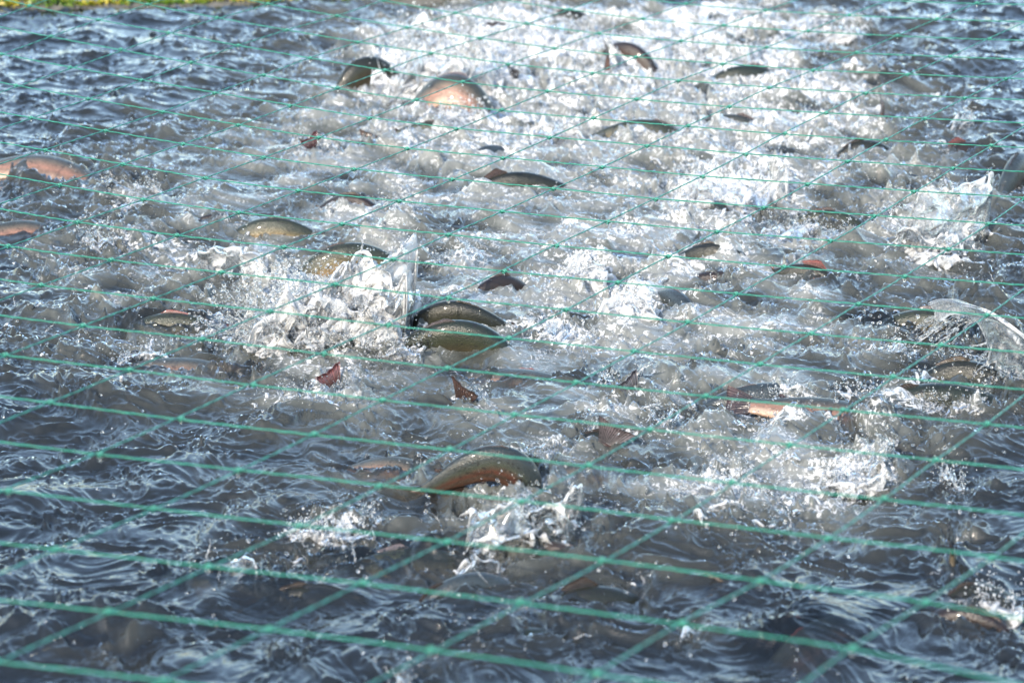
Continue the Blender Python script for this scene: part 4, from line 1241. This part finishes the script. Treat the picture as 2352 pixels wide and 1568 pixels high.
    for i in range(12):
        s.string(px(1090 + 200 * s.r.random(), 1190 + 60 * s.r.random(), .03), [s.r.standard_normal(), -.4, s.r.standard_normal()], .02 + .04 * s.r.random(), .004, .6, 1.2, beads=False)
    s.spray(px(1200, 1200, .04), 130, (.16, .1, .07), (.001, .0045), .4)
    s.finish('clear webbed splash with bubbles in the foreground below the arching trout', b0)

    specs = [
        (19, 'white foam plume with a tall clear tip on the right', [(1960, 1105, 130, 60, .8, 6, 90, .35), (2010, 1075, 60, 105, .5, 5, 80, .3), (1920, 1100, 60, 40, .8, 4, 50, 0)]),
        (20, 'low pointed white foam plume right of the foreground arching trout', [(1660, 1135, 110, 85, .8, 6, 90, 0), (1580, 1150, 60, 40, .6, 3, 40, -.4), (1720, 1150, 90, 50, .6, 4, 50, .2)]),
        (21, 'low white foam ridge on a dark wave in the lower left foreground', [(700, 1225, 90, 42, .8, 5, 60, 0), (790, 1222, 110, 30, .7, 5, 50, 0), (850, 1200, 40, 40, .5, 3, 30, 0)]),
        (22, 'small white plume standing left of the long thin dark trout', [(918, 486, 50, 66, .8, 5, 50, .2), (885, 480, 40, 30, .6, 3, 30, 0)]),
        (23, 'clear glassy dome of water left of the arching sheet', [(2025, 808, 84, 66, .2, 5, 30, .15), (2060, 815, 90, 30, .3, 3, 30, 0)]),
        (24, 'falling clear blob of water in the dark water on the lower right', [(2178, 1100, 44, 66, .35, 4, 20, -.2), (2205, 1118, 40, 30, .4, 3, 20, 0)]),
        (25, 'splash of grey white water at the far left below the large pink trout', [(235, 575, 100, 80, .5, 6, 100, 0), (200, 565, 60, 40, .5, 3, 50, 0)]),
        (26, 'ring of small white splashes just right of the large pink trout', [(300, 475, 110, 50, .6, 6, 90, 0), (250, 450, 60, 40, .4, 3, 60, 0), (340, 440, 50, 30, .5, 3, 40, 0)]),
        (27, 'patch of frothy drops below the pink tipped tail', [(690, 945, 110, 40, .7, 5, 70, 0), (640, 905, 60, 30, .4, 3, 40, 0), (800, 905, 60, 36, .5, 3, 40, 0)]),
        (28, 'soft white splash beside the green backed trout at the upper right', [(1690, 150, 120, 60, .95, 6, 160, 0), (1640, 120, 80, 40, .8, 4, 80, 0)]),
        (29, 'long white foam crest along the top edge on the right', [(1700, 30, 130, 40, 1.0, 6, 60, 0), (1800, 55, 130, 30, 1.0, 6, 50, 0), (1900, 80, 110, 26, 1.0, 5, 40, 0), (1970, 75, 80, 40, .9, 4, 40, 0)]),
        (30, 'pair of clear drops and tongue of water left of the spotted greenish trout', [(1500, 960, 40, 46, .5, 4, 30, -.1), (1530, 968, 40, 60, .5, 4, 30, .3)]),
        (31, 'small white tongue of water on the long olive trout', [(2220, 945, 90, 60, .6, 5, 60, .3), (2140, 935, 90, 30, .6, 4, 50, 0)]),
        (32, 'small clear spout at the bottom edge left of the middle', [(938, 1575, 44, 60, .5, 4, 20, -.2)]),
        (33, 'string of white drops lying across the reddish spotted trout', [(2290, 1392, 150, 24, .9, 7, 40, 0), (2240, 1372, 40, 26, .8, 3, 20, 0)]),
        (34, 'thin arc of drops flying near the right edge above the pink finned trout', [(2215, 290, 70, 60, .4, 3, 60, .2)]),
        (35, 'rounded foam splash behind the two dark trout', [(1075, 600, 100, 66, .6, 6, 70, 0), (1010, 605, 60, 30, .5, 3, 40, 0)]),
        (36, 'thin upright string of water above the dark grey fin tip', [(1452, 880, 26, 80, .5, 3, 14, .35), (1400, 880, 70, 34, .6, 4, 40, 0)]),
        (37, 'frothy splash around the golden orange trout on the right', [(1830, 535, 140, 46, .6, 6, 110, 0), (1930, 540, 90, 34, .6, 4, 60, 0)]),
        (38, 'splash of white water round the rounded purplish tail fin', [(1370, 1000, 60, 60, .5, 4, 50, 0), (1440, 985, 90, 26, .5, 4, 30, 0)]),
        (39, 'torn white ridge above the spotted greenish trout on the right', [(1790, 925, 110, 40, .7, 6, 60, 0), (1960, 905, 120, 36, .7, 5, 60, 0)]),
        (40, 'broken clear water heaped beside the olive trout and the big splash', [(900, 815, 120, 60, .45, 6, 80, .2), (970, 800, 60, 50, .35, 4, 40, .2)]),
        (41, 'small splash ring around the ragged brown tail fin', [(1090, 920, 70, 40, .6, 5, 40, 0)]),
        (42, 'milky splash right of the bright gold trout in the upper water', [(1580, 300, 120, 40, .8, 5, 90, 0), (1300, 310, 110, 45, .8, 5, 90, 0)]),
        (43, 'white froth around the black upright tail near the top', [(1420, 130, 110, 45, .95, 6, 100, 0), (1500, 110, 120, 36, .9, 5, 80, 0)]),
        (44, 'frothy drops by the pink and brown tail fan', [(690, 340, 50, 50, .9, 4, 40, 0), (760, 345, 50, 26, .6, 3, 40, 0)]),
        (45, 'low splash on the pale golden trout at the left', [(340, 810, 90, 26, .5, 4, 50, 0), (280, 830, 60, 20, .4, 3, 30, 0)]),
    ]
    for seed, label, parts in specs:
        s = Splash(seed)
        b0 = None
        for (X, Y, w, h, wh, n, dr, ln) in parts:
            c = clump(s, X, Y, w, h, wh, n, dr, lean=(ln, -.1), fr=12)
            b0 = c if b0 is None else b0
        s.finish(label, b0)


def build_spray():
    """loose drops and splinters of water all over the churned part: nobody could count them"""
    s = Splash(99)
    r = s.r
    n = 0
    while n < 2000:
        X, Y = r.random() * 2500 - 70, 20 + r.random() * 1560
        act = float(blobs(CHURN, np.array([X]), np.array([Y]))[0]) + .6 * float(blobs(FOAM, np.array([X]), np.array([Y]))[0])
        if r.random() > min(1, act * .9) ** 1.6 + .01:
            continue
        n += 1
        p = px(X, Y)
        z = water_z(p[0], p[1])
        q = r.random()
        if q < .38 and act > .3:
            w = .007 + .024 * r.random() ** 2.5
            h = w * (.5 + 1.1 * r.random())
            an = r.random() * 6.28
            d = np.array([math.cos(an), math.sin(an), 0]) * w
            c = np.array([p[0], p[1], z - .008])
            s.sheet(c - d, c + d, h, [(r.random() - .5) * h, (r.random() - .6) * h, 0], .3, 0, .25 + .75 * r.random(), 5, 14, 9, .7, 'bell', .2, .4)
        for _ in range(r.integers(2, 9)):
            o = r.standard_normal(3) * np.array([.035, .05, .02])
            rr = .0009 + .0036 * r.random() ** 4
            s.drop(np.array([p[0] + o[0], p[1] + o[1], z + .006 + abs(o[2])]), rr, .45 * r.random() ** 2, rr > .003)
        if q > .85:
            s.string([p[0], p[1], z], [r.standard_normal() * .5, r.standard_normal() * .4, 1], .02 + .05 * r.random(), .0035, .5)
    MBs = MB()
    o = None
    t = MB()
    for k in (*s.parts, s.drops, s.strings):
        if k.n:
            t.V += k.V
            t.A += k.A
            t.F += [[i + t.n for i in f] for f in k.F]
            t.n += k.n
    o = t.build('spray', M_SPLASH)
    o['kind'] = 'stuff'
    o['label'] = 'loose flying drops and splinters of water over the churned pond'


# ------------------------------------------------------------------ the net
def catmull(P, n):
    P = np.array(P, float)
    Q = np.concatenate([[2 * P[0] - P[1]], P, [2 * P[-1] - P[-2]]])
    out = []
    for i in range(len(P) - 1):
        p0, p1, p2, p3 = Q[i:i + 4]
        for f in np.arange(n) / n:
            out.append(.5 * (2 * p1 + (p2 - p0) * f + (2 * p0 - 5 * p1 + 4 * p2 - p3) * f * f + (3 * p1 - p0 - 3 * p2 + p3) * f ** 3))
    out.append(P[-1])
    return np.array(out)


def build_net():
    G = {}
    for D_, l0, pts in NODES:
        for i, p in enumerate(pts):
            G[(D_, l0 + i)] = np.array(p)
    root = thing('pond_net', 'green knotted twine net stretched in wide meshes above the water', 'net', (0, 6, .45))
    off = np.array([0, 6, .45])
    r = np.random.default_rng(5)
    R0 = .0017

    def twine(keys, knots):
        P = [G[k] for k in keys]
        if len(P) < 2:
            return
        P = [2 * P[0] - P[1]] + P + [2 * P[-1] - P[-2]]     # run on past the picture
        C = catmull(P, 8)
        C = C + np.cumsum(r.standard_normal(C.shape) * .0004, 0) * np.array([1, 1, .6]) * .5
        n, k = len(C), 8
        V, F = tube(C, R0 * (1 + .06 * r.standard_normal(n)), k)
        ln = np.concatenate([[0], np.cumsum(np.linalg.norm(np.diff(C, axis=0), axis=1))])
        UV = [(ln[i] * 14, j / k * .6) for i in range(n) for j in range(k)]
        V, UV = V.tolist(), UV
        if knots:
            for key in keys:
                # a small double hitch: two loops of twine round the crossing
                c = G[key]
                t = norm(G.get((key[0], key[1] + 1), c + np.array([-.13, -.25, 0])) - c)
                s_ = np.cross(t, [0, 0, 1])
                for q in (-.0042, .0042):
                    a = np.linspace(0, 2 * math.pi, 13)
                    L_ = [c + t * (q + .0035 * math.sin(x)) + s_ * math.cos(x) * .0046 + np.array([0, 0, 1]) * math.sin(x) * .0044 for x in a]
                    v, f = tube(np.array(L_), R0 * .95, 6)
                    m = len(V)
                    V += v.tolist()
                    F += [[i + m for i in g] for g in f]
                    UV += [(i * .02, .3) for i in range(len(v))]
        obj('twine', mesh('twine', np.array(V) - off, F, uv=np.array(UV)), M_TWINE, root)

    Ds = sorted({k[0] for k in G})
    ls = sorted({k[1] for k in G})
    for d in Ds:
        twine([k for k in sorted(G) if k[0] == d], True)
    for l in ls:
        ks = sorted(k for k in G if k[1] == l)
        run = []
        for k in ks:
            if run and k[0] != run[-1][0] + 1:
                twine(run, False)
                run = []
            run.append(k)
        twine(run, False)
    # drops of water hanging under the knots
    mb = MB()
    for k, c in G.items():
        if r.random() < .55:
            q = .0016 + .0022 * r.random()
            V = ICO2[0] * q
            V[:, 2] *= 1.25
            mb.add(V + c + np.array([0, -.001, -.0055 - q]), ICO2[1], .1)
    o = mb.build('hanging_drops', M_SPLASH)
    o['kind'] = 'stuff'
    o['label'] = 'clear water drops hanging under the knots of the green net'


# ------------------------------------------------------------------ the far bank
def build_bank():
    A, B = px(-10, 23), px(1180, -5)
    t = norm(B - A)
    nrm = np.array([-t[1], t[0], 0])
    a0, a1 = A - t * 60, A + t * 70
    # concrete edge
    prof = [(0, -.7), (0, .012), (.015, .03), (.42, .04), (.44, .0)]
    V = []
    for q in np.linspace(0, 1, 3):
        for (o, z) in prof:
            V.append(a0 + (a1 - a0) * q + nrm * o + np.array([0, 0, z]))
    m = simple('wet_concrete', (0.09, 0.092, 0.09), 0.55, scale=6)
    o = obj('pond_edge', mesh('pond_edge', V, grid_faces(3, len(prof)), smooth=False), m)
    o['kind'] = 'structure'
    o['label'] = 'grey concrete edge of the pond at the top left'
    V = [a0 + nrm * .43 + np.array([0, 0, .0]), a1 + nrm * .43, a1 + nrm * 400, a0 + nrm * 400]
    o = obj('ground', mesh('ground', V, [[0, 1, 2, 3]]), simple('dry_grass', (0.11, 0.13, 0.05), 0.9, scale=2))
    o['kind'] = 'structure'
    o['label'] = 'grassy ground beyond the pond'
    # moss and weed on the edge
    r = np.random.default_rng(3)
    VV, FF, A_ = [], [], []
    L = np.linalg.norm(B - A)
    n = 0
    for _ in range(15000):
        q = r.random() * 1.9 - .35
        d = r.random()
        thick = .55 + .45 * math.sin(q * 23) * math.sin(q * 9 + 1)
        if r.random() > thick * (1.0 if q < .55 else .45):
            continue
        p = A + (B - A) * q + nrm * (-.02 + .16 * d * thick) + np.array([0, 0, .005 + .045 * r.random() * thick * (1 - .6 * d) + .01])
        s_ = .006 + .012 * r.random()
        u = norm(r.standard_normal(3))
        v = norm(np.cross(u, r.standard_normal(3)))
        VV += [p - u * s_, p + v * s_ * .5, p + u * s_, p - v * s_ * .5]
        FF.append([n, n + 1, n + 2, n + 3])
        A_ += [.5 + .5 * math.sin(q * 31 + 2 * math.sin(q * 7)) * .8 + .25 * r.standard_normal()] * 4
        n += 4
    m, nt = mat('moss')
    b = NB(nt)
    col = b.ramp(b.attr('tone'), [(0, (0.05, 0.13, 0.01)), (.55, (0.13, 0.2, 0.015)), (1, (0.32, 0.26, 0.02))])
    p = bsdf(b, 'Principled', col, .4)
    b.out(b.mixs(.3, p, bsdf(b, 'Translucent', col)))
    o = obj('waterside_moss', mesh('waterside_moss', VV, FF, {'tone': A_}), m)
    o['kind'] = 'stuff'
    o['label'] = 'yellow green moss and weed along the far pond edge at the top left'


# ------------------------------------------------------------------ build
build_bank()
for row in FISH:
    trout(*row)
build_water()
build_splashes()
build_spray()
build_net()
